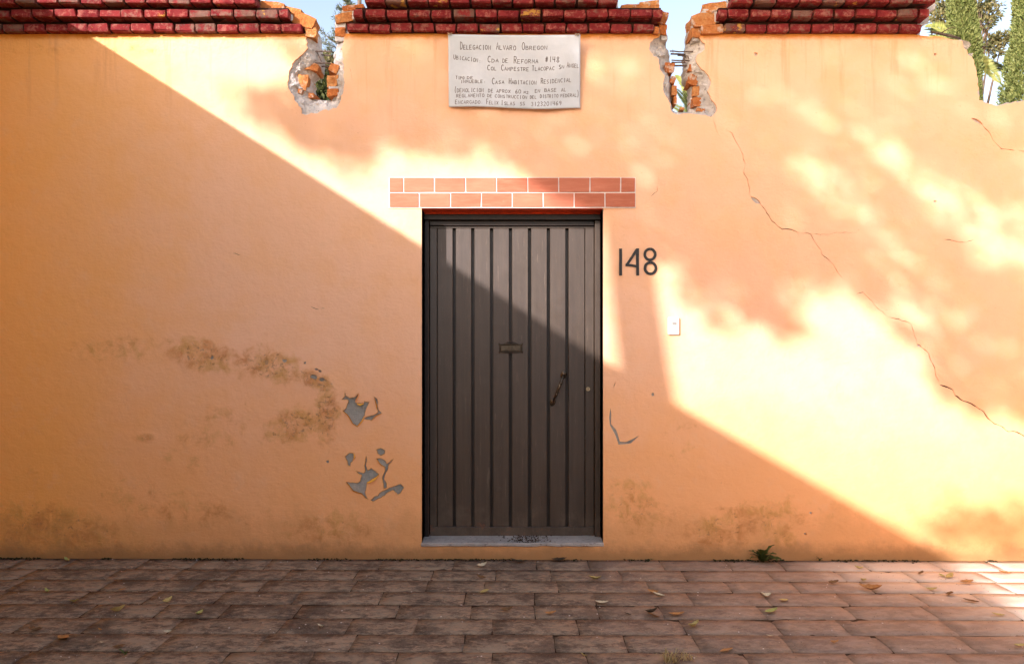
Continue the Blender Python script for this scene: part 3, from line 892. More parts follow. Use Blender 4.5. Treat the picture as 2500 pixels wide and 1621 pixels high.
# reinforcing rods
def rod(z, xa, xb, ya, yb, y, r_=0.0045):
    (ax, ay), (bx, by) = z([(xa, ya), (xb, yb)])
    bm = bmesh.new()
    a = W(ax, ay, y); b = W(bx, by, y)
    pts = [a.lerp(b, k / 5) + Vector((0, 0, random.uniform(-.002, .002))) for k in range(6)]
    add_tube(bm, pts, r_, 7)
    bm_obj('rebar', bm, M_rebar, wall, True)
for a in [(z1, 770, 1010, 598, 604, .06), (z1, 780, 1000, 644, 648, .12), (z1, 790, 1000, 735, 742, .06), (z1, 800, 1000, 776, 778, .12),
          (z2, 1120, 1390, 600, 606, .06), (z2, 1130, 1370, 628, 640, .11, .006), (z2, 1210, 1380, 648, 655, .09), (z2, 1140, 1390, 706, 712, .06), (z2, 1140, 1370, 728, 730, .11), (z2, 1150, 1380, 765, 768, .08, .006),
          (z2, 1325, 1350, 650, 710, .07), (z2, 1288, 1292, 680, 728, .058, .003), (z1, 820, 880, 590, 720, .07, .003), (z2, 1155, 1160, 580, 640, .058, .002)]:
    rod(*a)

# ---- lintel of painted tiles
bm = bmesh.new()
gl, gr_ = W(904, 0).x, W(1477, 0).x
gt, gb = W(0, 413).z, W(0, 484.3).z
add_box(bm, gl, gr_, -0.0065, 0.010, gb, gt, 0.001)
bm_obj('grout', bm, M_grout, wall)
z6 = lambda x: 875.8 + x * .3023
def tile(x0, x1, y0, y1):
    a = W(z6(x0), 390.3 + y1 * .3023); b = W(z6(x1), 390.3 + y0 * .3023)
    w, h = b.x - a.x, b.z - a.z
    me = brick_mesh(w, h, 0.012, int(x0 + y0), M_tile, 0.0017, name='tile', bevel=0.0015)
    inst('tile', me, wall, ((a.x + b.x) / 2, -0.0045, (a.z + b.z) / 2))
xs = [97, 207, 443, 682, 920, 1160, 1398, 1637, 1873, 1988]
for i in range(9): tile(xs[i] + 4.5, xs[i + 1] - 4.5, 79, 188)
xs = [97, 327, 565, 803, 1040, 1278, 1516, 1754, 1988]
for i in range(8): tile(xs[i] + 4.5, xs[i + 1] - 4.5, 197, 303)
bm = bmesh.new()
add_box(bm, dx0 + 0.002, dx1 - 0.002, 0.004, 0.165, dz1 - 0.004, dz1 + 0.004)
bm_obj('soffit', bm, M_soffit, wall)
bm = bmesh.new()
add_box(bm, dx0 + 0.004, dx1 - 0.004, 0.118, 0.160, W(0, 497.6, .118).z, dz1 - 0.0045, 0.002)
bm_obj('soffit', bm, M_soffit, wall)
# ---- sill
bm = bmesh.new()
add_box(bm, dx0 - 0.004, dx1 + 0.004, -0.008, 0.229, W(0, 1269).z, dz0 + 0.004, 0.004)
bmesh.ops.subdivide_edges(bm, edges=[e for e in bm.edges if e.calc_length() > 0.5], cuts=28)
for q in bm.verts:
    q.co += Vector((0, 0.004 * noise.noise(q.co * 20), 0.003 * noise.noise(q.co * 14 + Vector((5, 0, 0)))))
    if -0.5 < q.co.x < 0.55 and q.co.y < 0.0:
        q.co.z += 0.006 * noise.noise(q.co * 9)
bm_obj('sill', bm, M_sill, wall)

# ---- door frame and door
DY = 0.18
def dX(px, y=DY): return W(px, 0, y).x
def dZ(py, y=DY): return W(0, py, y).z
bm = bmesh.new()
fz0 = dz0 + 0.004
add_box(bm, dx0 + 0.001, dX(998), 0.150, 0.229, fz0, dZ(511, .15), 0.003)
bm_obj('door_jamb', bm, M_frame, wall)
bm = bmesh.new()
add_box(bm, dX(1381.5), dx1 - 0.001, 0.150, 0.229, fz0, dZ(511, .15), 0.003)
bm_obj('door_jamb', bm, M_door, wall)
bm = bmesh.new()
add_box(bm, dx0 + 0.0005, dx1 - 0.0005, 0.125, 0.2285, dZ(511, .125), dz1 - 0.005, 0.003)
bm_obj('door_head', bm, M_frame, wall)
bm = bmesh.new()
add_box(bm, dX(998) + 0.004, dX(1381.5) - 0.004, 0.160, 0.2275, dZ(524.5, .16), dZ(511, .125) - 0.001, 0.003)
bm_obj('door_head', bm, M_frame, wall)
lx0, lx1 = dX(998) + 0.004, dX(1381.5) - 0.004
lz0, lz1 = dZ(1252.5), dZ(525.5) - 0.002
bm = bmesh.new()
add_box(bm, dx0 + .0008, dx1 - .0008, 0.2295, 0.240, dz0 - .01, dz1 - .002)
door = bm_obj('door', bm, M_door, wall)
door['label'] = 'dark brown metal door with vertical grooves'
zt, zb = dZ(530.5), dZ(1223.8)
for nm, b in [('rail', (lx0, lx1, DY, .222, zt, lz1)), ('rail', (lx0, lx1, DY - .001, .222, lz0, zb - .001)),
              ('stile', (lx0, dX(1016) - .002, DY, .222, zb, zt - .001)), ('stile', (dX(1359.5) + .002, lx1, DY, .222, zb, zt - .001))]:
    bm = bmesh.new(); add_box(bm, *b, 0.0018)
    bm_obj(nm, bm, M_door, door)
gro = [dX(1055.7), dX(1098.9), dX(1142.7), dX(1186.6), dX(1231), dX(1274.8), dX(1318)]
gw = 0.0105
ed = [dX(1016) + .002] + [e for g_ in gro for e in (g_ - gw, g_ + gw)] + [dX(1359.5) - .002]
for k in range(8):
    a, b = ed[2 * k], ed[2 * k + 1]
    bm = bmesh.new()
    add_box(bm, a, b, DY + random.uniform(0, .0012), .1995, zb + .0005, zt - .0015, 0.002)
    bm_obj('panel', bm, M_door, door)
# hinge-side spot welds along the two narrow seams
for px in (1016, 1359.5):
    for py in [590, 671, 724, 776, 838, 905, 965, 1022, 1052, 1103, 1127, 1177]:
        if (px > 1200) == (py % 2 == 0):
            bm = bmesh.new(); add_box(bm, dX(px) - .0035, dX(px) + .0035, DY - .0006, .199, dZ(py) - .003, dZ(py) + .003, .001)
            bm_obj('weld_spot', bm, M_door, door)
# letter slot
def slot():
    c = (dX(1187.2), dZ(809))
    bm = bmesh.new()
    w, h = 0.072, 0.022
    add_box(bm, c[0] - w, c[0] + w, DY - .008, DY + .002, c[1] - h - .005, c[1] - h + .002, .0015)
    add_box(bm, c[0] - w, c[0] + w, DY - .0081, DY + .002, c[1] + h - .002, c[1] + h + .006, .0015)
    add_box(bm, c[0] - w - .005, c[0] - w + .004, DY - .0079, DY + .002, c[1] - h - .004, c[1] + h + .004, .0015)
    add_box(bm, c[0] + w - .004, c[0] + w + .005, DY - .0079, DY + .002, c[1] - h - .004, c[1] + h + .004, .0015)
    add_box(bm, c[0] - w + .004, c[0] + w - .004, DY - .003, DY + .0025, c[1] - h, c[1] + h)
    # curved crest and foot
    for sg in (-1, 1):
        pts = [(c[0] + sg * w, DY - .006, c[1] + h + .004), (c[0] + sg * w * .72, DY - .006, c[1] + h + .004), (c[0] + sg * w * .5, DY - .007, c[1] + h + .010), (c[0] + sg * w * .3, DY - .008, c[1] + h + .017), (c[0], DY - .009, c[1] + h + .020)]
        add_tube(bm, pts, .0026, 6)
        pts = [(c[0] + sg * w * .45, DY - .007, c[1] + h + .004), (c[0] + sg * w * .25, DY - .008, c[1] + h + .009), (c[0] + sg * w * .1, DY - .008, c[1] + h + .006)]
        add_tube(bm, pts, .003, 6)
        pts = [(c[0] + sg * w, DY - .006, c[1] - h - .004), (c[0] + sg * w * .5, DY - .006, c[1] - h - .008), (c[0], DY - .006, c[1] - h - .010)]
        add_tube(bm, pts, .0024, 6)
    for sx, sz in [(-1, 1), (1, 1), (-1, -1), (1, -1)]:
        b = bmesh.ops.create_uvsphere(bm, u_segments=10, v_segments=6, radius=.0055)
        for q in b['verts']: q.co += Vector((c[0] + sx * (w + .005), DY - .008, c[1] + sz * (h + .006)))
    b = bmesh.ops.create_uvsphere(bm, u_segments=10, v_segments=6, radius=.006)
    for q in b['verts']: q.co += Vector((c[0], DY - .009, c[1] + h + .023))
    o = bm_obj('letter_slot', bm, M_steel, door)
    bm = bmesh.new()
    add_box(bm, c[0] - w + .008, c[0] + w - .008, DY - .0062, DY - .0015, c[1] - h + .005, c[1] + h - .005, .001)
    bm_obj('slot_flap', bm, M_brass, door)
slot()
# pull handle between two rosettes
bm = bmesh.new()
pa = Vector((dX(1310), DY - .002, dZ(870))); pb = Vector((dX(1284.5), DY - .002, dZ(934.5)))
for p, rx, rz in ((pa, .021, .030), (pb, .019, .027)):
    for (yy, k) in ((0.0, 1.0), (-.006, .78), (-.010, .45)):
        b = bmesh.ops.create_uvsphere(bm, u_segments=16, v_segments=8, radius=1)
        for q in b['verts']:
            q.co = Vector((q.co.x * rx * k, q.co.y * .007, q.co.z * rz * k))
            q.co = Matrix.Rotation(0.35, 3, 'Y') @ q.co + p + Vector((0, yy, 0))
pts = []; rad = []
for k in range(15):
    t = k / 14
    p = pa.lerp(pb, t)
    p.y -= 0.008 + 0.042 * math.sin(math.pi * min(1, max(0, t))) ** 0.6
    pts.append(p); rad.append(.0068 + .0035 * math.sin(math.pi * t) ** 2)
add_tube(bm, pts, rad, 12)
for t in (.3, .7):
    p = pa.lerp(pb, t); p.y -= .008 + .042 * math.sin(math.pi * t) ** .6
    b = bmesh.ops.create_uvsphere(bm, u_segments=12, v_segments=8, radius=.0115)
    for q in b['verts']: q.co = q.co * 1.0 + p
bm_obj('handle', bm, M_steel, door, True)
bm = bmesh.new()
c = Vector((dX(1366.7), DY - .001, dZ(904)))
for r_, y0, y1 in ((.0140, -.003, .002), (.0095, -.008, .0)):
    add_tube(bm, [c + Vector((0, y0, 0)), c + Vector((0, y1, 0))], r_, 18)
bm_obj('lock', bm, M_lockm, door)
bm = bmesh.new()
add_box(bm, c.x - .0015, c.x + .0015, c.y - .0088, c.y - .004, c.z - .005, c.z + .005)
bm_obj('keyhole', bm, M_black, door)

# ------------------------------------------------------------------ stroke lettering
F = {
 'A': [[(0, 0), (.5, 1), (1, 0)], [(.2, .38), (.8, .38)]], 'B': [[(0, 0), (0, 1), (.7, .95), (.8, .75), (.6, .55), (0, .52)], [(.6, .53), (.95, .38), (.85, .08), (0, 0)]],
 'C': [[(.95, .85), (.6, 1), (.2, .85), (0, .5), (.15, .15), (.55, 0), (.95, .12)]], 'D': [[(0, 0), (0, 1), (.55, .93), (.95, .6), (.9, .3), (.5, .03), (0, 0)]],
 'E': [[(.9, 1), (0, 1), (0, 0), (.95, 0)], [(0, .5), (.75, .52)]], 'F': [[(.95, 1), (0, 1), (0, 0)], [(0, .52), (.7, .52)]],
 'G': [[(.95, .85), (.55, 1), (.1, .8), (0, .4), (.25, .05), (.7, 0), (.95, .2), (.95, .45), (.55, .45)]], 'H': [[(0, 0), (0, 1)], [(1, 0), (1, 1)], [(0, .5), (1, .5)]],
 'I': [[(.5, 0), (.5, 1)], [(.2, 1), (.8, 1)], [(.2, 0), (.8, 0)]], 'L': [[(0, 1), (0, 0), (.9, 0)]], 'M': [[(0, 0), (.1, 1), (.5, .35), (.9, 1), (1, 0)]],
 'N': [[(0, 0), (.05, 1), (.92, 0), (1, 1)]], 'O': [[(.5, 1), (.15, .85), (0, .5), (.15, .12), (.5, 0), (.85, .12), (1, .5), (.85, .86), (.5, 1)]],
 'P': [[(0, -.15), (0, 1), (.7, .95), (.9, .72), (.65, .5), (0, .45)]], 'R': [[(0, 0), (0, 1), (.75, .95), (.85, .7), (.6, .5), (0, .48)], [(.4, .48), (.95, 0)]],
 'S': [[(.9, .88), (.5, 1), (.1, .8), (.2, .58), (.75, .42), (.92, .2), (.5, 0), (.02, .1)]], 'T': [[(0, 1), (1, 1)], [(.5, 1), (.5, 0)]],
 'U': [[(0, 1), (.03, .3), (.35, 0), (.75, .05), (.97, .35), (1, 1)]], 'V': [[(0, 1), (.5, 0), (1, 1)]], 'X': [[(0, 0), (1, 1)], [(0, 1), (1, 0)]], 'Z': [[(0, 1), (1, 1), (0, 0), (1, 0)]],
 '0': [[(.5, 1), (.15, .85), (0, .5), (.15, .12), (.5, 0), (.85, .12), (1, .5), (.85, .86), (.5, 1)]], '1': [[(.5, 1), (.5, 0)]], '2': [[(0, .8), (.4, 1), (.85, .8), (.6, .4), (0, 0), (1, 0)]],
 '3': [[(.05, .9), (.5, 1), (.85, .78), (.4, .52), (.9, .3), (.5, 0), (0, .1)]], '4': [[(.1, 1), (.05, .45), (.95, .5)], [(.8, 1), (.75, 0)]], '6': [[(.8, 1), (.25, .7), (0, .3), (.3, 0), (.75, .05), (.9, .3), (.6, .5), (.1, .35)]],
 '8': [[(.5, 1), (.1, .8), (.5, .52), (.95, .2), (.5, 0), (.05, .2), (.5, .52), (.9, .8), (.5, 1)]], '9': [[(.85, .6), (.4, .5), (.05, .75), (.45, 1), (.9, .8), (.8, .4), (.6, 0)]],
 '#': [[(.3, 0), (.4, 1)], [(.65, 0), (.75, 1)], [(0, .35), (1, .38)], [(.05, .65), (1, .7)]], ':': [[(.4, .12), (.6, .02)], [(.4, .55), (.6, .47)]],
 '(': [[(.7, 1.15), (.3, .7), (.25, .3), (.6, -.15)]], ')': [[(.2, 1.3), (.7, .8), (.7, .25), (.25, -.15)]],
}
def ribbon(pts, w):
    """mitred strip (x,z) pairs left and right"""
    pts = [Vector(p) for p in pts]
    closed = (pts[0] - pts[-1]).length < 1e-6
    out = []
    n_ = len(pts)
    for i, p in enumerate(pts):
        if closed and i in (0, n_ - 1): a, b = pts[-2], pts[1]
        else: a, b = pts[max(i - 1, 0)], pts[min(i + 1, n_ - 1)]
        d1 = (p - a).normalized() if (p - a).length > 1e-9 else (b - p).normalized()
        d2 = (b - p).normalized() if (b - p).length > 1e-9 else d1
        t = (d1 + d2)
        t = t.normalized() if t.length > 1e-6 else d1
        nr = Vector((-t.y, t.x))
        k = min(2.0, 1 / max(0.5, abs(nr.dot(Vector((-d1.y, d1.x))))))
        out.append((p + nr * w * .5 * k, p - nr * w * .5 * k))
    return out

# ------------------------------------------------------------------ banner
M_ban = (lambda n: n.fin(n.mix(n.ramp(n.noise(5, 5, 0.6), .35, .65), (0.50, 0.56, 0.59), (0.56, 0.62, 0.655)), 0.55,
                         n.bump(n.math('ADD', n.noise(1, 5, .6, n.scaled(5, 5, 3)), n.math('MULTIPLY', n.noise(500, 2), .02)), .35, .012), .35))(NT('white_vinyl_cloth'))
bTL, bTR, bBR, bBL = W(1041.6, 80.5), W(1349, 81.5), W(1348.4, 253.5), W(1043, 249.5)
def bsurf(u, v):                     # u across, v down
    yb = -0.058 * (1 - v) ** 1.2 - 0.016
    yb -= 0.010 * math.sin(u * 9 + 1) * v * (0.4 + u * .6) + 0.004 * math.sin(u * 21 + v * 5) * v
    yb -= 0.020 * math.exp(-((u - .45) / .3) ** 2) * v ** 2
    k = (DIST + yb) / DIST
    top = bTL.lerp(bTR, u); bot = bBL.lerp(bBR, u)
    p = top.lerp(bot, v)
    sag = 0.004 * math.sin(math.pi * u) * (1 - v)
    dz = -sag + 0.005 * math.sin(u * 7.3) * v
    return Vector((p.x * k, yb, CAMZ + (p.z - CAMZ + dz) * k))
banner = empty('banner', (bTL.x, -0.06, bTL.z))
tag(banner, 'white cloth notice with handwritten lettering hung under the red brick coping above the door', 'banner')
boff = banner.location
nu, nv = 60, 34
verts = []; faces = []
for j in range(nv + 1):
    for i in range(nu + 1):
        verts.append(bsurf(i / nu, j / nv) - boff)
for j in range(nv):
    for i in range(nu):
        a = j * (nu + 1) + i
        faces.append((a, a + nu + 1, a + nu + 2, a + 1))
o = mesh_obj('cloth', verts, faces, M_ban, banner, True)
sm_ = o.modifiers.new('thickness', 'SOLIDIFY'); sm_.thickness = 0.0008; sm_.offset = 1
lines = [
 ('DELEGACION', 385, 850, 378, 378, 115, 66), ('ALVARO', 920, 1225, 376, 378, 110, 66), ('OBREGON', 1305, 1695, 372, 370, 112, 56),
 ('UBICACION:', 285, 700, 530, 575, 70, 55), ('CDA', 795, 970, 572, 568, 95, 52), ('DE', 1015, 1105, 570, 570, 58, 58), ('REFORMA', 1185, 1560, 578, 572, 105, 58), ('#148', 1650, 1875, 556, 562, 80, 84),
 ('COL', 790, 935, 695, 692, 80, 52), ('CAMPESTRE', 995, 1420, 690, 690, 88, 52), ('TLACOPAC', 1455, 1800, 685, 676, 74, 52), ('SN', 1855, 1945, 664, 655, 62, 44), ('ANGEL', 1975, 2165, 640, 648, 80, 56),
 ('TIPO', 315, 450, 832, 836, 46, 40), ('DE', 485, 585, 833, 832, 38, 38), ('INMUEBLE:', 385, 770, 892, 890, 38, 44), ('CASA', 855, 1050, 905, 893, 95, 48), ('HABITACION', 1110, 1530, 890, 892, 85, 54), ('RESIDENCIAL', 1590, 2050, 880, 858, 80, 56),
 ('(DEMOLICION', 290, 740, 1035, 1030, 70, 56), ('DE', 800, 880, 1032, 1032, 50, 50), ('APROX', 920, 1140, 1030, 1030, 48, 48), ('60', 1205, 1300, 1030, 1028, 56, 56), ('M2', 1330, 1410, 1028, 1030, 34, 38), ('EN', 1500, 1585, 1012, 1008, 46, 46), ('BASE', 1640, 1830, 1002, 1000, 48, 48), ('AL', 1890, 1975, 1002, 1000, 50, 50),
 ('REGLAMENTO', 320, 750, 1115, 1106, 50, 50), ('DE', 785, 865, 1105, 1105, 46, 46), ('CONSTRUCCION', 900, 1390, 1108, 1106, 46, 46), ('DEL', 1425, 1530, 1102, 1100, 44, 44), ('DISTRITO', 1575, 1855, 1092, 1090, 48, 48), ('FEDERAL)', 1885, 2165, 1088, 1082, 44, 46),
 ('ENCARGADO:', 305, 730, 1212, 1212, 62, 50), ('FELIX', 775, 960, 1216, 1212, 80, 50), ('ISLAS', 990, 1210, 1214, 1212, 66, 50), ('SS', 1275, 1360, 1210, 1205, 50, 50), ('3123201469', 1440, 1905, 1214, 1205, 58, 62)]
rl = random.Random(5)
lay = 0
for (txt, xa, xb, ya, yb, h0, h1) in lines:
    verts = []; faces = []
    cell = (xb - xa) / len(txt)
    for i, ch in enumerate(txt):
        hh = h0 if i == 0 else h1
        if ch in '()': hh = 78
        cw = cell * (0.70 if ch not in '1I:()' else 0.42)
        ox = xa + i * cell + cell * (0.08 if ch not in '1I:()' else 0.25) + rl.uniform(-2, 2)
        by = ya + (yb - ya) * i / max(1, len(txt) - 1) + rl.uniform(-2, 2)
        for st in F[ch]:
            lay += 1
            ps = [(ox + (x + (y - .5) * .06) * cw, by - y * hh) for x, y in st]
            rb = ribbon(ps, 7.6 if hh > 60 else 6.6)
            s = len(verts)
            for l_, r_ in rb:
                for q in (l_, r_):
                    u = (q.x - 208) / 1970; v_ = (q.y - 150) / 1105
                    p = bsurf(min(max(u, 0.002), .998), min(max(v_, 0), .998))
                    p.y -= 0.0016 + 0.00012 * (lay % 5)
                    verts.append(p - boff)
            for k in range(len(rb) - 1):
                faces.append((s + 2 * k, s + 2 * k + 1, s + 2 * k + 3, s + 2 * k + 2))
    mesh_obj('lettering', verts, faces, M_ink, banner)
M_str = mat_simple('old_string', (0.42, 0.34, 0.22), 0.9, 0.2, 0, 0.4, 80, 0.4)
for (u, dxs) in ((0.012, 1), (0.975, -1)):
    bm = bmesh.new()
    p = bsurf(u, 0.01) - boff
    add_tube(bm, [p + Vector((-.012, -.004, .012)), p + Vector((0, -.009, .002)), p + Vector((.014, -.006, .010)), p + Vector((.008, .03, .022))], .003, 6)
    add_tube(bm, [p + Vector((-.014, -.006, -.004)), p + Vector((0, -.010, .003)), p + Vector((.012, -.007, -.003))], .0026, 6)
    b = bmesh.ops.create_uvsphere(bm, u_segments=8, v_segments=6, radius=.006)
    for q in b['verts']: q.co += p + Vector((0, -.008, .004))
    bm_obj('string_knot', bm, M_str, banner)

# ------------------------------------------------------------------ house number
def solid_ribbon(name, pts, w, th, parent, org, y):
    rb = ribbon(pts, w)
    verts = []; faces = []
    r = random.Random(len(pts))
    for l_, r_ in rb:
        j = r.uniform(-.0009, .0009)
        for q in (l_, r_): verts.append((q.x + j - org.x, y - th - org.y, q.y - org.z))
        for q in (l_, r_): verts.append((q.x + j - org.x, 0.008 - org.y, q.y - org.z))
    for k in range(len(rb) - 1):
        a = 4 * k; b = a + 4
        faces += [(a, a + 1, b + 1, b), (a, b, b + 2, a + 2), (a + 1, a + 3, b + 3, b + 1)]
    if (Vector(pts[0]) - Vector(pts[-1])).length > 1e-6:
        faces += [(0, 2, 3, 1)]
        e = 4 * (len(rb) - 1)
        faces += [(e, e + 1, e + 3, e + 2)]
    return verts, faces
hn = empty('house_number', tuple(W(1482, 609, -0.001)))
tag(hn, 'black numerals 148 fixed to the orange wall right of the door', 'house number')
org = hn.location
def digit(strokes, lbl):
    V_, F_ = [], []
    for i, (pts, w) in enumerate(strokes):
        v_, f_ = solid_ribbon('digit', P2(pts), w / PPM, 0.0040 + 0.0006 * i, hn, org, 0.0)
        s = len(V_)
        V_ += v_; F_ += [tuple(q + s for q in t) for t in f_]
    o = mesh_obj('digit', V_, F_, M_black, hn)
    o['label'] = lbl
def circ(cx, cy, rx, ry, n_=22):
    return [(cx + rx * math.sin(k * 2 * math.pi / n_), cy - ry * math.cos(k * 2 * math.pi / n_)) for k in range(n_)] + [(cx, cy - ry)]
digit([([(1442.4, 578), (1442.6, 600), (1442.2, 622), (1442.6, 640.5)], 6.8)], 'numeral 1')
digit([([(1482.0, 577.5), (1481.6, 600), (1481.8, 622), (1482.2, 640.5)], 6.8), ([(1480, 580.5), (1470, 596), (1456.5, 616.5)], 6.0), ([(1454, 616), (1468, 617), (1481, 619.5)], 5.6)], 'numeral 4')
digit([(circ(1510.6, 591.6, 12.2, 12.6), 6.0), (circ(1511.6, 623.4, 12.8, 13.2), 6.2)], 'numeral 8')

# ------------------------------------------------------------------ doorbell
c = W(1564.8, 757.5)
bell = empty('doorbell', (c.x, 0, c.z))
tag(bell, 'small white doorbell plate on the sunlit orange wall right of the house number', 'doorbell')
bm = bmesh.new()
add_box(bm, -.036, .036, -.020, .006, -.057, .057, .006)
o = bm_obj('plate', bm, M_white, bell)
for z_, h_, w_, m_, xo in ((.016, .009, .014, M_grey, .004), (-.009, .0075, .0155, M_white, -.002)):
    bm = bmesh.new(); add_box(bm, xo - w_, xo + w_, -.0235, -.018, z_ - h_, z_ + h_, .0015)
    bm_obj('button', bm, m_, bell)
bm = bmesh.new(); add_box(bm, -.020, .018, -.0212, -.0185, -.0186, .0275, .0003)
bm_obj('button_surround', bm, mat_simple('off_white_plastic', (.60, .57, .50), .5, .4), bell)
bm = bmesh.new(); add_box(bm, -.009, .001, -.0242, -.023, -.013, -.005, .0004)
bm_obj('bell_mark', bm, M_grey, bell)

# ------------------------------------------------------------------ neighbouring wall at the left (it throws the straight shadow)
ctrl = [(-34, -68), (225, 95), (975, 567), (1395, 832), (1600, 955), (2190, 1287)]
prof = []
for px, py in ctrl:
    p = W(px, py)
    s_ = (p.x + 3.40) / SX
    prof.append((-s_, p.z + SZ * s_))
prof = [(0.19, prof[0][1])] + prof + [(-8.55, prof[-1][1] - .12), (-10.0, prof[-1][1] - .22), (-13.5, prof[-1][1] - .25)]
verts = []; faces = []
for x in (-3.401, -3.66):
    for y, z in prof: verts.append((x, y, z))
    for y, z in prof[::-1]: verts.append((x, y, -0.3))
n_ = len(prof) * 2
faces = [tuple(range(n_))[::-1], tuple(range(n_, 2 * n_))] + [(i, (i + 1) % n_, n_ + (i + 1) % n_, n_ + i) for i in range(n_)]
nb = mesh_obj('side_wall', verts, faces, M_pl2)
tag(nb, 'plain orange wall running out from the garden wall at the left edge', 'wall')

M_pl3 = mat_simple('pale_peach_plaster', (0.78, 0.56, 0.40), 0.9, 0.15, 0, 0.1, 4, 0.4)
def bounce_wall(x0, x1, y0, y1, h, label):  # added out of view to bounce warm sunlight into the shade
    t = bmesh.new()
    add_box(t, x0, x1, y0, y1, -0.3, h, 0.01)
    o = bm_obj('side_wall', t, M_pl3)
    tag(o, label, 'wall')
bounce_wall(5.0, 5.25, -12.0, -0.003, 2.3, 'added pale peach wall beyond the right edge, bouncing sunlight into the shade')

# ------------------------------------------------------------------ foliage
def leaf_cloud(name, P, N, size, mat, parent=None, loc=(0, 0, 0), aspect=2.0, up=None, sizevar=0.35, fold=0.25):
    """one small folded leaf per point; P points, N leaf long axes"""
    n_ = len(P)
    N = N / np.linalg.norm(N, axis=1)[:, None]
    r = rng.normal(size=(n_, 3)) if up is None else up + rng.normal(size=(n_, 3)) * .3
    S = np.cross(N, r); S /= np.linalg.norm(S, axis=1)[:, None] + 1e-9
    T = np.cross(N, S)
    L = size * (1 + rng.uniform(-sizevar, sizevar, (n_, 1)))
    w = L / aspect
    P = P - np.array(loc)
    a = P; b = P + N * L * .5 + S * w * .5 + T * w * fold; c_ = P + N * L; d = P + N * L * .5 - S * w * .5 + T * w * fold
    verts = np.stack([a, b, c_, d], 1).reshape(-1, 3)
    idx = np.arange(n_) * 4
    fc = np.stack([np.stack([idx, idx + 1, idx + 2], 1), np.stack([idx, idx + 2, idx + 3], 1)], 1).reshape(-1, 3)
    me = bpy.data.meshes.new(name)
    me.from_pydata(verts.tolist(), [], fc.tolist())
    me.materials.append(mat)
    me.update()
    o = bpy.data.objects.new(name, me)
    return link(o, parent)
M_lf_dark = mat_leaf('dark_broad_leaves', (0.030, 0.045, 0.018), (0.10, 0.12, 0.035), .2)
M_lf_olive = mat_leaf('olive_needles', (0.11, 0.13, 0.05), (0.24, 0.21, 0.09), .25)
M_lf_cyp = mat_leaf('cypress_sprays', (0.09, 0.13, 0.03), (0.24, 0.27, 0.09), .15)
M_lf_pine = mat_leaf('conifer_needles', (0.07, 0.10, 0.055), (0.17, 0.19, 0.10), .2)
M_palm = mat_leaf('palm_leaflets', (0.22, 0.27, 0.06), (0.42, 0.43, 0.13), .35)
M_palmd = mat_leaf('dark_palm_leaflets', (0.045, 0.06, 0.02), (0.11, 0.13, 0.035), .1)
M_bark = mat_bark()

def trunk_obj(name, pts, rad, parent, loc, seg=10, mat=None):
    bm = bmesh.new()
    add_tube(bm, [Vector(p) - Vector(loc) for p in pts], rad, seg)
    return bm_obj(name, bm, mat or M_bark, parent, True)

def unit(n_):
    v = rng.normal(size=(n_, 3)); return v / np.linalg.norm(v, axis=1)[:, None]

# --- cypresses
def cypress(axis, widths, y, label, n_):
    base = W(axis[-1][0], 795, y); base.z = -0.2
    t = empty('cypress_tree', base); tag(t, label, 'cypress tree', 'cypress trees behind the wall')
    pts = [W(px, py, y) for px, py in axis] 
    trunk_obj('trunk', [base] + pts[::-1], [.12] + [.09 * (1 - .6 * k / len(pts)) for k in range(len(pts))], t, base)
    k = rng.uniform(0, len(pts) - 1.001, n_)
    i = k.astype(int); fr = k - i
    A = np.array([tuple(p) for p in pts]); Wd = np.array(widths) / PPM * (DIST + y) / DIST
    c_ = A[i] * (1 - fr[:, None]) + A[i + 1] * fr[:, None]
    w = Wd[i] * (1 - fr) + Wd[i + 1] * fr
    th = rng.uniform(0, 2 * math.pi, n_)
    lump = np.array([noise.noise(Vector((math.cos(a) * 2.2, math.sin(a) * 2.2, z * 3.2))) + .6 * noise.noise(Vector((math.cos(a) * 5, math.sin(a) * 5, z * 8 + 3))) for a, z in zip(th, c_[:, 2])])
    rr = w * (1 + .30 * lump) * (1 - np.abs(rng.normal(0, .13, n_)))
    out = np.stack([np.cos(th), np.sin(th), np.zeros(n_)], 1)
    P = c_ + out * rr[:, None]
    N = out * .55 + np.array([0, 0, 1.0]) + rng.normal(size=(n_, 3)) * .45
    leaf_cloud('crown', P, N, .055, M_lf_cyp, t, base, 2.4)
    return t
cypress([(2226, -160), (2230, 0), (2236, 60), (2243, 110), (2247, 160), (2249, 230), (2249, 420)], [14, 23, 26, 28, 25, 23, 22], 6.0, 'slim pale green cypress rising behind the broken right end of the coping', 26000)
cypress([(2392, -160), (2396, 0), (2398, 90), (2396, 150), (2394, 240), (2394, 420)], [24, 31, 38, 47, 54, 54], 6.5, 'wide pale green cypress cut by the right edge of the photo', 34000)

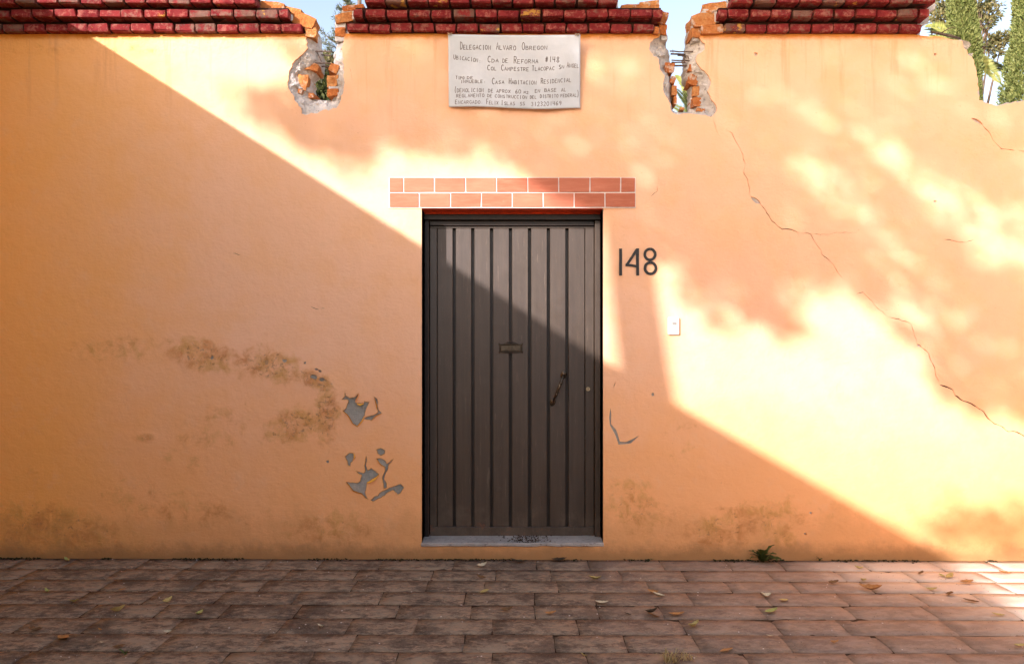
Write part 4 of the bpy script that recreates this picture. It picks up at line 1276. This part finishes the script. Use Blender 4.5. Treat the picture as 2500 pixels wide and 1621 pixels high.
# --- clumps: generic crown
def clump_tree(name, label, cat_, y, clumps, base_px, mat, size, dens, group=None, trunk_top=None, aspect=2.0, mode='leaf', tr=.1):
    base = W(base_px, 795, y); base.z = -0.2
    t = empty(name, base); tag(t, label, cat_, group)
    top = W(*trunk_top, y) if trunk_top else W(base_px, clumps[0][1], y)
    mid = base.lerp(top, .55) + Vector((.1, 0, 0))
    bm = bmesh.new()
    add_tube(bm, [p - base for p in (base, mid, top)], [tr, tr * .7, tr * .35], 9)
    Ps, Ns = [], []
    for (px, py, rx, ry, dd) in clumps:
        c_ = W(px, py, y + dd)
        k = (DIST + y + dd) / DIST / PPM
        n_ = int(dens * rx * ry / 100)
        u = unit(n_) * (rng.uniform(0, 1, (n_, 1)) ** .45)
        nz = np.array([noise.noise(Vector(tuple(q * 2.4 + np.array([px, 0, 0])))) for q in u])
        u = u[nz > -0.22]; n_ = len(u)
        P = np.array(tuple(c_)) + u * np.array([rx * k, (rx + ry) * .5 * k, ry * k])
        Ps.append(P); Ns.append(u + rng.normal(size=(n_, 3)) * .7)
        st = base.lerp(top, random.uniform(.6, 1.0))
        add_tube(bm, [st - base, (st.lerp(c_, .6) + Vector((0, 0, .05))) - base, c_ - base], [tr * .22, tr * .13, tr * .05], 6)
    bm_obj('trunk', bm, M_bark, t, True)
    leaf_cloud('crown', np.concatenate(Ps), np.concatenate(Ns), size, mat, t, base, aspect)
    return t
clump_tree('broadleaf_tree', 'dark leafy tree seen through the left notch of the wall', 'tree', 3.2,
           [(738, 172, 16, 13, 0), (728, 205, 14, 18, .1), (757, 208, 18, 18, 0), (738, 232, 40, 20, 0), (757, 188, 10, 9, .1), (725, 245, 50, 30, .2), (765, 262, 50, 36, 0), (735, 330, 90, 70, .3)], 750, M_lf_dark, .060, 80, None, (748, 220), 1.7)
clump_tree('bush_tree', 'yellow green tree top behind the reinforcing rods of the left notch', 'tree', 4.2,
           [(757, 136, 17, 11, 0), (766, 150, 14, 10, 0), (750, 150, 14, 9, 0), (775, 170, 30, 20, .2)], 790, M_lf_olive, .05, 130, None, (775, 160), 2.0)
clump_tree('cedar_tree', 'loose olive and ochre tree behind the slim cypress', 'tree', 9.0,
           [(2196, 12, 22, 20, 0), (2185, 40, 24, 14, 0), (2172, 52, 16, 9, 0), (2168, 20, 14, 22, .2), (2282, 12, 28, 24, 0), (2300, 36, 24, 16, 0), (2285, 58, 22, 12, 0), (2312, 92, 30, 12, 0), (2330, 92, 26, 14, 0), (2300, 112, 26, 14, 0), (2318, 122, 12, 8, 0), (2322, 18, 10, 9, 0),
            (2200, 70, 30, 26, .5)], 2262, M_lf_olive, .10, 62, None, (2270, 30), 3.0, tr=.16)
# --- thin conifer branches beside the left notch
def conifer():
    y = 4.5
    base = W(845, 795, y); base.z = -0.2
    t = empty('conifer_tree', base); tag(t, 'sparse conifer with thin drooping branch tips showing in the sky of the left notch', 'tree')
    top = W(835, -60, y)
    bm = bmesh.new()
    add_tube(bm, [Vector((0, 0, 0)), base.lerp(top, .5) - base, top - base], [.11, .07, .02], 8)
    Ps, Ns = [], []
    br = [((835, 60), (800, 32), (787, 18)), ((838, 40), (805, 8), (796, -14)), ((838, 30), (812, 12), (806, 2)), ((835, 118), (775, 98), (738, 66)), ((835, 130), (782, 112), (746, 95)), ((835, 145), (772, 138), (742, 118)), ((835, 110), (790, 90), (775, 70)), ((835, 128), (800, 108), (771, 84)), ((838, 150), (780, 128), (762, 112)), ((838, 90), (795, 60), (778, 40))]
    for a, b, c_ in br:
        A, B, D_ = W(*a, y), W(*b, y + .05), W(*c_, y)
        add_tube(bm, [A - base, B - base, D_ - base], [.012, .007, .003], 5)
        for k in np.linspace(.25, 1, 26):
            p = A.lerp(B, k * 2) if k < .5 else B.lerp(D_, k * 2 - 1)
            for _ in range(7):
                Ps.append(tuple(p + Vector(rng.normal(size=3) * .016)))
                d = (D_ - B).normalized()
                Ns.append(tuple(d * .8 + Vector(rng.normal(size=3) * .7)))
    bm_obj('trunk', bm, M_bark, t, True)
    leaf_cloud('crown', np.array(Ps), np.array(Ns), .042, M_lf_pine, t, base, 5.0)
conifer()

# --- palms
def frond_mesh(L, mat, n_=34, leaf=.30, droop=.25, seed=0):
    """feather leaf along +x, leaflets to both sides"""
    r = random.Random(seed)
    verts = []; faces = []
    def strip(a, b, w):
        s = len(verts)
        d = (b - a).normalized(); sd = d.cross(Vector((0, 0, 1))).normalized()
        m = a.lerp(b, .45)
        verts.extend([a - sd * w * .25, a + sd * w * .25, m + sd * w * .5 + Vector((0, 0, w * .2)), b, m - sd * w * .5 + Vector((0, 0, w * .2))])
        faces.append((s, s + 1, s + 2, s + 4)); faces.append((s + 4, s + 2, s + 3))
    prev = None
    for i in range(n_ + 1):
        t = i / n_
        p = Vector((L * t, 0, L * (.10 * math.sin(math.pi * t) - droop * t * t)))
        if prev is not None:
            w = .008 * (1 - .7 * t)
            s = len(verts)
            verts.extend([prev + Vector((0, -w, 0)), prev + Vector((0, w, 0)), p + Vector((0, w, 0)), p + Vector((0, -w, 0)), prev + Vector((0, 0, w)), p + Vector((0, 0, w))])
            faces.extend([(s, s + 3, s + 2, s + 1), (s, s + 4, s + 5, s + 3), (s + 1, s + 2, s + 5, s + 4)])
        prev = p
        if t > .12:
            ll = leaf * math.sin(math.pi * (.12 + .86 * t)) ** .7 * r.uniform(.85, 1.1)
            for sg in (-1, 1):
                d = Vector((.75, sg, .28 + r.uniform(-.06, .1))).normalized()
                strip(p, p + d * ll + Vector((0, 0, -.12 * ll)), .030)
    me = bpy.data.meshes.new('frond')
    me.from_pydata([tuple(q) for q in verts], [], faces)
    me.materials.append(mat); me.update()
    return me
def palm(label, crown, fronds, y, name='palm_tree', tr=.11):
    c_ = W(*crown, y)
    base = Vector((c_.x, c_.y, -.2))
    t = empty(name, base); tag(t, label, 'palm')
    trunk_obj('trunk', [base, base.lerp(c_, .5) + Vector((.02, 0, 0)), c_], [tr * 1.3, tr, tr * .9], t, base, 10, mat_bark('palm_bark', (.12, .09, .06), (.24, .18, .12)))
    for i, (ex, ey, dy, me, roll) in enumerate(fronds):
        e = W(ex, ey, y + dy)
        d = (e - c_)
        X = d.normalized(); Z = Vector((0, -1, 0)); Z = (Z - X * Z.dot(X)).normalized(); Y = Z.cross(X)
        q = Matrix((X, Y, Z)).transposed().to_quaternion()
        o = bpy.data.objects.new('frond', me)
        o.rotation_euler = (q @ Matrix.Rotation(roll, 3, 'X').to_quaternion()).to_euler()
        s = d.length / 1.0
        o.scale = (s, s, s)
        o.location = c_ - base
        link(o, t)
fl = frond_mesh(1.0, M_palm, 40, .20, .12, 1)
fd = frond_mesh(1.0, M_palmd, 34, .17, .10, 2)
fl2 = frond_mesh(1.0, M_palm, 34, .26, .22, 3)
palm('yellow green palm fronds seen through the right notch of the wall', (1622, 300), [(1580, 166, .15, fl, .3), (1600, 176, .25, fl, -.2), (1574, 204, -.12, fd, .2), (1592, 214, -.18, fd, -.2), (1560, 238, -.1, fl, .3), (1556, 262, 0, fl2, .4), (1640, 190, .1, fl, .2), (1672, 220, .2, fl2, .7), (1700, 270, 0, fd, .5), (1540, 290, .2, fl2, .2), (1612, 200, .5, fl2, .3)], 1.6, tr=.07)
palm('palm with pale feathery fronds behind the slim cypress', (2232, 110), [(2146, 86, 0, fl, .3), (2152, 62, .3, fd, .3), (2160, 46, .2, fl2, .2), (2326, 186, -.3, fl, .3), (2340, 168, .1, fd, .9), (2230, 0, .4, fl, .5), (2180, 170, -.2, fl2, .4), (2170, 100, -.2, fl, .2)], 7.0)

# --- branch lying on the broken wall end
a = W(2166, 77, .05)
br = empty('dead_branch', a); tag(br, 'bare grey stick leaning on the broken right end of the wall top', 'branch')
bm = bmesh.new()
pp = [W(2164, 75, .02), W(2185, 79, .05), W(2208, 84, .08), W(2232, 91, .11)]
add_tube(bm, [p - a for p in pp], [.006, .009, .010, .007], 7)
bm_obj('stem', bm, M_bark, br, True)
bm = bmesh.new()
add_tube(bm, [pp[1] - a, pp[1] - a + Vector((.05, -.01, .03)), pp[1] - a + Vector((.09, -.02, .035))], [.004, .003, .0015], 5)
bm_obj('twig', bm, M_bark, br, True)

# ------------------------------------------------------------------ the tree behind the side wall that dapples the light
def shade_tree():
    region = [(700, -60), (800, 60), (800, 190), (690, 222), (570, 232), (560, 262), (610, 290), (700, 315), (760, 350), (830, 335), (900, 322), (985, 352), (1060, 322), (1150, 345), (1230, 395), (1290, 440), (1340, 470), (1400, 440), (1480, 470), (1500, 560), (1560, 640), (1640, 670), (1700, 700), (1750, 755), (1810, 750), (1830, 690), (1880, 655), (1960, 650), (2030, 690), (2090, 770), (2150, 850), (2230, 930), (2290, 960), (2390, 960), (2620, 900), (2620, -60)]
    bright = [(1400, 165, 48, 26, 35), (1000, 165, 50, 22, 35), (870, 260, 40, 14, 40), (700, 215, 40, 14, 20), (1290, 315, 90, 22, 25), (1180, 330, 90, 16, 15), (1455, 300, 30, 50, -35), (1490, 375, 42, 24, 50), (1820, 225, 70, 22, 45), (1905, 262, 46, 20, 40), (1880, 400, 80, 46, 45), (1960, 450, 70, 48, 45),
              (1700, 405, 60, 26, 38), (1752, 535, 46, 26, 45), (1855, 495, 30, 18, 48), (2110, 400, 90, 40, 45), (2190, 480, 70, 36, 40), (2310, 540, 110, 74, 35), (2390, 610, 80, 70, 0), (2262, 370, 34, 20, 50), (2040, 590, 80, 30, 35), (2170, 195, 40, 24, 48), (2110, 115, 50, 18, 35), (1600, 330, 34, 18, 45), (2350, 285, 44, 22, 45),
              (1600, 480, 26, 16, 45), (1690, 632, 30, 12, 35), (1640, 230, 40, 16, 45), (1540, 180, 24, 14, 45), (2040, 330, 60, 26, 45), (2160, 640, 110, 26, 30), (1955, 580, 40, 18, 40), (2130, 740, 90, 26, 40), (2330, 830, 90, 28, 42), (1290, 180, 30, 12, 30), (1120, 250, 40, 10, 25), (940, 110, 60, 14, 10), (1090, 150, 50, 40, 0), (1150, 235, 60, 14, 0), (1780, 320, 50, 14, 40), (2420, 440, 60, 60, 0), (1500, 520, 24, 30, 20), (2260, 160, 30, 20, 30)]
    dark = [(1230, 105, 150, 40, 0), (1260, 180, 120, 60, 0), (1310, 210, 60, 40, 0), (1180, 235, 120, 30, 0), (1060, 85, 60, 26, 0), (1100, 290, 80, 18, 10), (1650, 555, 120, 52, 38), (1770, 690, 52, 34, 45), (1740, 640, 60, 40, 40), (2330, 690, 90, 60, 25), (2400, 760, 90, 60, 20), (2270, 850, 50, 24, 50), (2300, 760, 60, 30, 40), (2340, 1212, 110, 24, -12), (2200, 1236, 60, 16, 0), (960, 305, 60, 34, 25), (740, 318, 66, 22, 30), (640, 240, 60, 16, 15), (1660, 380, 60, 90, 20), (900, 195, 110, 50, 35), (1420, 440, 80, 26, 10), (1320, 395, 50, 24, 30), (1350, 445, 60, 30, 20), (2190, 350, 60, 40, 40), (1960, 330, 60, 24, 40), (2100, 540, 70, 22, 30), (1640, 712, 26, 10, 0), (700, 118, 36, 22, 20), (1560, 130, 40, 60, 0), (2300, 430, 40, 16, 40)]
    n_ = 12500
    cl = np.stack([rng.uniform(540, 2560, n_), rng.uniform(-60, 1290, n_)], 1)
    dens = pip(cl, region).astype(float) * .85
    def ell(c, e):
        px, py, rx, ry, a = e
        a = R(a); d = c - np.array([px, py])
        u = (d[:, 0] * math.cos(a) + d[:, 1] * math.sin(a)) / rx
        v = (-d[:, 0] * math.sin(a) + d[:, 1] * math.cos(a)) / ry
        return np.exp(-(u * u + v * v) ** 1.5)
    for e in bright: dens = dens * (1 - ell(cl, e) * .95)
    wob = np.array([noise.noise(Vector(((x * .8 + y * .6) / 70, (y * .8 - x * .6) / 34, 3))) + .55 * noise.noise(Vector(((x * .8 + y * .6) / 34, (y * .8 - x * .6) / 19, 8))) for x, y in cl])
    g_ = np.clip((wob + .27) / .30, 0, 1)
    dens = dens * (.08 + 1.1 * g_ * g_ * (3 - 2 * g_))
    for e in dark: dens = np.maximum(dens, ell(cl, e) * .8)
    keep = rng.uniform(0, 1, n_) < dens * .95
    cl = cl[keep]
    Ps, Ns = [], []
    for px, py in cl:
        s_ = rng.uniform(7.6, 10.0)
        p = W(px, py)
        c_ = np.array([p.x - SX * s_, p.y - s_, p.z + SZ * s_])
        m = rng.integers(4, 8)
        off = rng.normal(size=(m, 3)) * np.array([.040, .10, .028])
        off[:, 2] -= off[:, 0] * .8
        Ps.append(c_ + off)
        Ns.append(rng.normal(size=(m, 3)) + np.array([.6, 0, -.5]))
    Ps = np.concatenate(Ps); Ns = np.concatenate(Ns)
    def T(px, py, s_):
        p = W(px, py); return Vector((p.x - SX * s_, p.y - s_, p.z + SZ * s_))
    s0 = 8.0
    base = T(1530, 1150, s0); base = Vector((base.x + .12, base.y, -0.2))
    t = empty('shade_tree', base)
    tag(t, 'tall leaning broadleaf tree standing behind the side wall on the left', 'tree')
    bm = bmesh.new()
    tp = [base, base.lerp(T(1515, 1000, s0), .6), T(1515, 1000, s0), T(1497, 850, s0), T(1474, 680, s0), T(1453, 520, s0), T(1438, 440, s0), T(1420, 330, s0)]
    add_tube(bm, [p - base for p in tp], [.20, .175, .15, .14, .135, .125, .075, .045], 14)
    limbs = [((1445, 430), (1330, 300), (1000, 180), (760, 150)), ((1450, 400), (1560, 280), (1800, 240), (2200, 120)), ((1455, 440), (1600, 470), (1720, 560), (1780, 680)), ((1420, 330), (1420, 120), (1250, 20), (1000, -40)), ((1500, 330), (1750, 420), (2000, 520), (2330, 690)), ((1420, 330), (1560, 60), (1800, -60), (2100, -80)), ((2000, 520), (2150, 700), (2200, 800), (2270, 860)), ((1330, 300), (1100, 290), (900, 300), (650, 250))]
    for lb in limbs:
        add_tube(bm, [T(*q, s0 + .5 * math.sin(k)) - base for k, q in enumerate(lb)], [.035, .022, .013, .006], 8)
    bm_obj('trunk', bm, M_bark, t, True)
    leaf_cloud('crown', Ps, Ns, .10, mat_leaf('tree_leaves', (.05, .08, .02), (.12, .16, .04), .15), t, base, 1.8)
    print('shade leaves', len(Ps))
shade_tree()

# --- added clipped foliage behind the camera, blocking low sky and darkening the door
def added_hedge():
    t = empty('added_hedge', (-2.0, -11.5, -0.2)); tag(t, 'added block of dark clipped leaves across the street, hiding low sky from the door', 'added_hedge')
    b = bmesh.new(); add_box(b, -12, 11, -.5, .5, 0, 3.3, .05)
    bm_obj('added_hedge_core', b, mat_simple('added_hedge_inside', (.03, .035, .015), .95, .1, 0, .4, 6, .8), t)
    n_ = 9000
    P = np.stack([rng.uniform(-14, 9, n_), np.full(n_, -10.96) + rng.normal(0, .05, n_), rng.uniform(-.15, 3.2, n_)], 1)
    leaf_cloud('added_hedge_leaves', P, rng.normal(size=(n_, 3)) + np.array([0, .6, .3]), .16, M_lf_dark, t, (-2.0, -11.5, -0.2), 1.8)
added_hedge()

# ------------------------------------------------------------------ small plants, moss, litter on the pavement
def weed(px, py, size, label, n_=15, seed=3):
    g = G(px, py); g.y = min(g.y, -0.012)
    t = empty('weed', g); tag(t, label, 'weed')
    r = random.Random(seed)
    mw = mat_leaf('weed_leaves', (.045, .075, .018), (.10, .13, .035), .25)
    verts = []; faces = []
    m = 7
    for i in range(m + 1):
        k = i / m
        z = .55 * math.sin(k * 1.9) ; x = k
        w = .20 * math.sin(math.pi * (.12 + .8 * k)) * (1.0 if i % 2 else .45)
        verts += [(x, -w, z + .03), (x, 0, z), (x, w, z + .03)]
    for i in range(m):
        a = 3 * i
        faces += [(a, a + 3, a + 4, a + 1), (a + 1, a + 4, a + 5, a + 2)]
    me = bpy.data.meshes.new('leaf'); me.from_pydata(verts, [], faces); me.materials.append(mw); me.update()
    for k in range(n_):
        a = math.pi + (k + .5) / n_ * math.pi * 1.15 - .25 + r.uniform(-.15, .15)
        s = size * r.uniform(.65, 1.05)
        inst('leaf', me, t, (0, 0, 0), (r.uniform(-.3, .3), -r.uniform(-.30, .45), a), (s, s, s))
    return t
weed(1773, 1303, .11, 'dark green serrated weed growing where the wall meets the pavement', 22)
weed(1905, 1301, .034, 'tiny flat weed at the foot of the wall, right of the big weed', 8, 5)
weed(1513, 1299, .018, 'tiny dark green sprout at the wall foot right of the door', 7, 6)
weed(292, 1524, .035, 'small green sprig lying between slabs near the bottom left', 6, 8)

def grass_tuft(px, py, n_, size, label):
    g = G(px, py)
    r = random.Random(9)
    verts = []; faces = []
    for k in range(n_):
        a = r.uniform(0, 2 * math.pi); l = size * r.uniform(.5, 1.1); b = r.uniform(.2, 1.1)
        d = Vector((math.cos(a), math.sin(a), 0)); s = Vector((-d.y, d.x, 0)) * .0022
        o_ = Vector((r.uniform(-.03, .03), r.uniform(-.015, .015), 0))
        p1 = o_ + d * l * .5 * b + Vector((0, 0, l * .55)); p2 = o_ + d * l * b + Vector((0, 0, l * (.75 - .45 * b)))
        i = len(verts)
        verts += [o_ - s, o_ + s, p1 + s, p1 - s, p2]
        faces += [(i, i + 1, i + 2, i + 3), (i + 3, i + 2, i + 4)]
    o = mesh_obj('grass_tuft', verts, faces, mat_leaf('dry_grass', (.36, .30, .14), (.50, .43, .22), .3), None, False, g)
    return tag(o, label, 'grass')
grass_tuft(1560, 1536, 46, .085, 'larger tuft of dry straw grass at the bottom edge of the pavement')
grass_tuft(1596, 1531, 18, .06, 'smaller dry grass tuft beside the larger one at the bottom edge')

# fallen leaves
M_l = {'yellow': mat_simple('yellow_leaf', (.50, .41, .15), .7, .3, 0, .3, 80), 'orange': mat_simple('orange_leaf', (.48, .24, .08), .7, .3, 0, .35, 80), 'brown': mat_simple('brown_leaf', (.20, .11, .045), .75, .3, 0, .4, 80), 'pale': mat_simple('pale_leaf', (.62, .56, .38), .7, .3, 0, .25, 80), 'dark': mat_simple('dark_leaf', (.06, .045, .025), .8, .3, 0, .4, 80), 'green': mat_simple('green_leaf', (.40, .42, .13), .7, .3, 0, .3, 80)}
def leaf_mesh(L, w, curl, seed, mat):
    r = random.Random(seed)
    verts = []; faces = []
    m = 8
    tw = r.uniform(-.5, .5); side = r.uniform(.3, 1.2)
    for i in range(m + 1):
        t = i / m
        ww = w * math.sin(math.pi * (.04 + .93 * t)) ** .8 * r.uniform(.8, 1.1)
        z = curl * L * (2 * t - 1) ** 2 * .5
        e = side * ww * .7
        verts += [((t - .5) * L, -ww, z + e * (1 + tw)), ((t - .5) * L, 0, z), ((t - .5) * L, ww, z + e * (1 - tw))]
    for i in range(m):
        a = 3 * i
        faces += [(a, a + 3, a + 4, a + 1), (a + 1, a + 4, a + 5, a + 2)]
    s = len(verts)
    verts += [(-L * .5, -.0012, curl * L * .5), (-L * .5, .0012, curl * L * .5), (-L * .78, 0, curl * L * .7)]
    faces += [(s, s + 1, s + 2)]
    me = bpy.data.meshes.new('fallen_leaf')
    me.from_pydata(verts, [], faces); me.materials.append(mat); me.update()
    return me
LV = [
 (172, 1403, 'yellow', 34, 'small yellow leaf on the left paving, above and right of the pale slab corner'), (389, 1402, 'yellow', 40, 'upright yellow leaf on dark paving, highest of the three larger left leaves'),
 (275, 1424, 'yellow', 44, 'folded yellow leaf casting a dark fold, between two other yellow leaves at left'), (463, 1430, 'green', 40, 'greenish yellow twisted leaf right of the upright yellow leaf'),
 (147, 1488, 'orange', 66, 'long orange dry leaf, largest one in the lower left of the pavement'), (80, 1470, 'brown', 44, 'curled brown leaf just above and left of the long orange leaf'),
 (746, 1460, 'pale', 30, 'pale cream leaf on dark slabs left of the door axis'), (277, 1507, 'brown', 44, 'flat brown leaf near the bottom, right of the long orange leaf'),
 (109, 1380, 'green', 30, 'small green yellow leaf beside the pale slab at far left'), (155, 1306, 'green', 32, 'olive leaf lying close to the wall foot at far left'),
 (284, 1375, 'orange', 24, 'tiny orange brown leaf right of the pale slab'), (390, 1473, 'pale', 26, 'small curled pale leaf on the dark joint in the lower left'),
 (237, 1498, 'pale', 16, 'tiny cream fragment of leaf between the orange and flat brown leaves'), (233, 1468, 'orange', 18, 'tiny orange leaf above the cream fragment'),
 (1118, 1345, 'brown', 34, 'curled brown leaf on the paving below the left part of the door'), (1126, 1376, 'yellow', 34, 'rounded yellow leaf resting on a slab joint below the door'),
 (1399, 1403, 'pale', 44, 'bright cream oval leaf below the right side of the door'), (1178, 1421, 'brown', 42, 'long brown leaf lying flat below the centre of the door'),
 (1280, 1428, 'orange', 38, 'orange folded leaf below the door handle side'), (1383, 1347, 'yellow', 42, 'slanting olive yellow leaf near the doorstep at its right'),
 (1531, 1386, 'pale', 40, 'pale leaf right of the door, paired with a thin orange one'), (1518, 1378, 'orange', 38, 'thin orange leaf touching the pale leaf right of the door'),
 (1519, 1432, 'orange', 46, 'broad tan leaf below its own dark twin, right of the door'), (1515, 1424, 'dark', 42, 'dark narrow leaf directly above the broad tan leaf'),
 (1357, 1525, 'yellow', 22, 'small yellow leaf near the bottom edge left of the dry grass'), (1120, 1318, 'pale', 36, 'thin pale leaf close to the wall foot under the doorstep'),
 (1459, 1428, 'dark', 26, 'dark crumpled leaf left of the broad tan leaf'), (2025, 1370, 'orange', 70, 'large spiky dry leaf on the pink paving at right'),
 (2207, 1338, 'yellow', 48, 'upright yellow leaf at the edge of the sunlit corner'), (2247, 1352, 'orange', 44, 'ragged orange leaf just inside the sunlit corner'),
 (2207, 1380, 'brown', 46, 'brown leaf with a dark underside below the upright yellow leaf'), (2257, 1396, 'brown', 48, 'tilted red brown leaf just below the sunlit corner edge'),
 (2320, 1428, 'yellow', 44, 'yellow leaf at far right on the pink paving'), (1937, 1355, 'brown', 38, 'small curled brown leaf left of the large spiky leaf'),
 (2006, 1348, 'yellow', 30, 'small yellow brown leaf just above the large spiky leaf'), (1996, 1320, 'yellow', 28, 'small standing leaf with dark shadow near the wall foot at right'),
 (1778, 1386, 'pale', 40, 'cream leaf below the big weed'), (1822, 1395, 'yellow', 38, 'yellow leaf right of the cream leaf below the weed'),
 (1793, 1422, 'green', 48, 'long green yellow leaf below the cream leaf'), (1573, 1430, 'orange', 54, 'long orange leaf slanting right of the broad tan leaf'),
 (1614, 1456, 'yellow', 50, 'flat yellow leaf with pointed ends above the dry grass'), (1789, 1478, 'pale', 24, 'small cream leaf on a dark slab joint at lower right'),
 (1689, 1512, 'orange', 50, 'orange brown leaf near the bottom right of the dry grass'), (1940, 1493, 'orange', 32, 'thin orange leaf on pink paving in the lower right'),
 (2166, 1369, 'yellow', 34, 'thin yellow leaf left of the brown leaf near the sunlit corner'), (2140, 1332, 'brown', 34, 'small brown leaf left of the upright yellow leaf'),
 (2335, 1330, 'orange', 40, 'single thin leaf lying in the sunlit corner'), (2372, 1500, 'yellow', 44, 'yellow leaf cut by the right edge near the bottom'),
 (2189, 1336, 'green', 26, 'tiny green yellow leaf touching the upright yellow leaf'), (1205, 1308, 'dark', 56, 'flattened black leaf litter clump under the doorstep'), (1300, 1303, 'dark', 50, 'dark rotten leaf at the wall foot below the right of the doorstep')]
for i, (px, py, col, sz, lb) in enumerate(LV):
    g = G(px, py)
    k = (g.y + DIST) / (DIST * PPM)
    L = sz * k * .70
    r = random.Random(i)
    me = leaf_mesh(L, L * r.uniform(.20, .30), r.uniform(.1, .6), i, M_l[col])
    o = inst('fallen_leaf', me, None, (g.x, g.y, g.z + .004 + .03 * L), (r.uniform(-.25, .25), r.uniform(-.2, .2), r.uniform(-.7, .7) + (1.2 if 'upright' in lb else 0)))
    tag(o, lb, 'leaf', 'fallen leaves on the pavement')

# crumbs, chips of paint, grit: countless bits
def crumbs(name, n_, mat, x0, x1, y0, y1, s0, s1, seed, label, near_wall=False):
    r = random.Random(seed)
    verts = []; faces = []
    for k in range(n_):
        x = r.uniform(x0, x1)
        y = -abs(r.gauss(0, .02)) - .006 if near_wall else r.uniform(y0, y1)
        if near_wall and noise.noise(Vector((x * 2.3, 0, seed))) < -.02: continue
        s = r.uniform(s0, s1); c_ = Vector((x, y, GZ(x) + s * .3))
        i = len(verts)
        for q in ((1, 0, 0), (-.5, .8, 0), (-.6, -.7, 0), (0, 0, .7), (0.1, 0, -.6)):
            verts.append(tuple(c_ + Vector((q[0] * s * r.uniform(.6, 1.3), q[1] * s * r.uniform(.6, 1.3), q[2] * s * .6))))
        faces += [(i, i + 1, i + 3), (i + 1, i + 2, i + 3), (i + 2, i, i + 3), (i + 1, i, i + 4), (i + 2, i + 1, i + 4), (i, i + 2, i + 4)]
    o = mesh_obj(name, verts, faces, mat)
    return tag(o, label, 'debris', kind='stuff')
crumbs('paint_chips', 240, M_grout, -3.3, 3.6, -1.75, -.03, .0018, .0058, 1, 'tiny white chips scattered over the paving')
crumbs('moss', 1700, mat_simple('dark_moss', (.045, .045, .018), .95, .1, 0, .5, 90, .8), -3.38, 3.4, 0, 0, .003, .011, 2, 'dark moss and dirt along the foot of the wall', True)
crumbs('grit', 1500, mat_simple('brown_grit', (.19, .14, .10), .95, .1, 0, .5, 90, .6), -3.38, 3.6, -1.8, -.01, .0015, .004, 3, 'fine brown grit on the paving')
# litter of dark dirt clumps on the sill
r = random.Random(4)
verts = []; faces = []
for k in range(260):
    x = r.gauss(.09, .07); y = r.uniform(.0, .17)
    s = r.uniform(.002, .006); z = dz0 + .006
    i = len(verts)
    verts += [(x + s, y, z), (x - s, y + s, z), (x - s, y - s, z), (x, y, z + s)]
    faces += [(i, i + 1, i + 3), (i + 1, i + 2, i + 3), (i + 2, i, i + 3)]
tag(mesh_obj('dirt', verts, faces, M_soil), 'black dirt gathered in the middle of the doorstep', 'debris', kind='stuff')
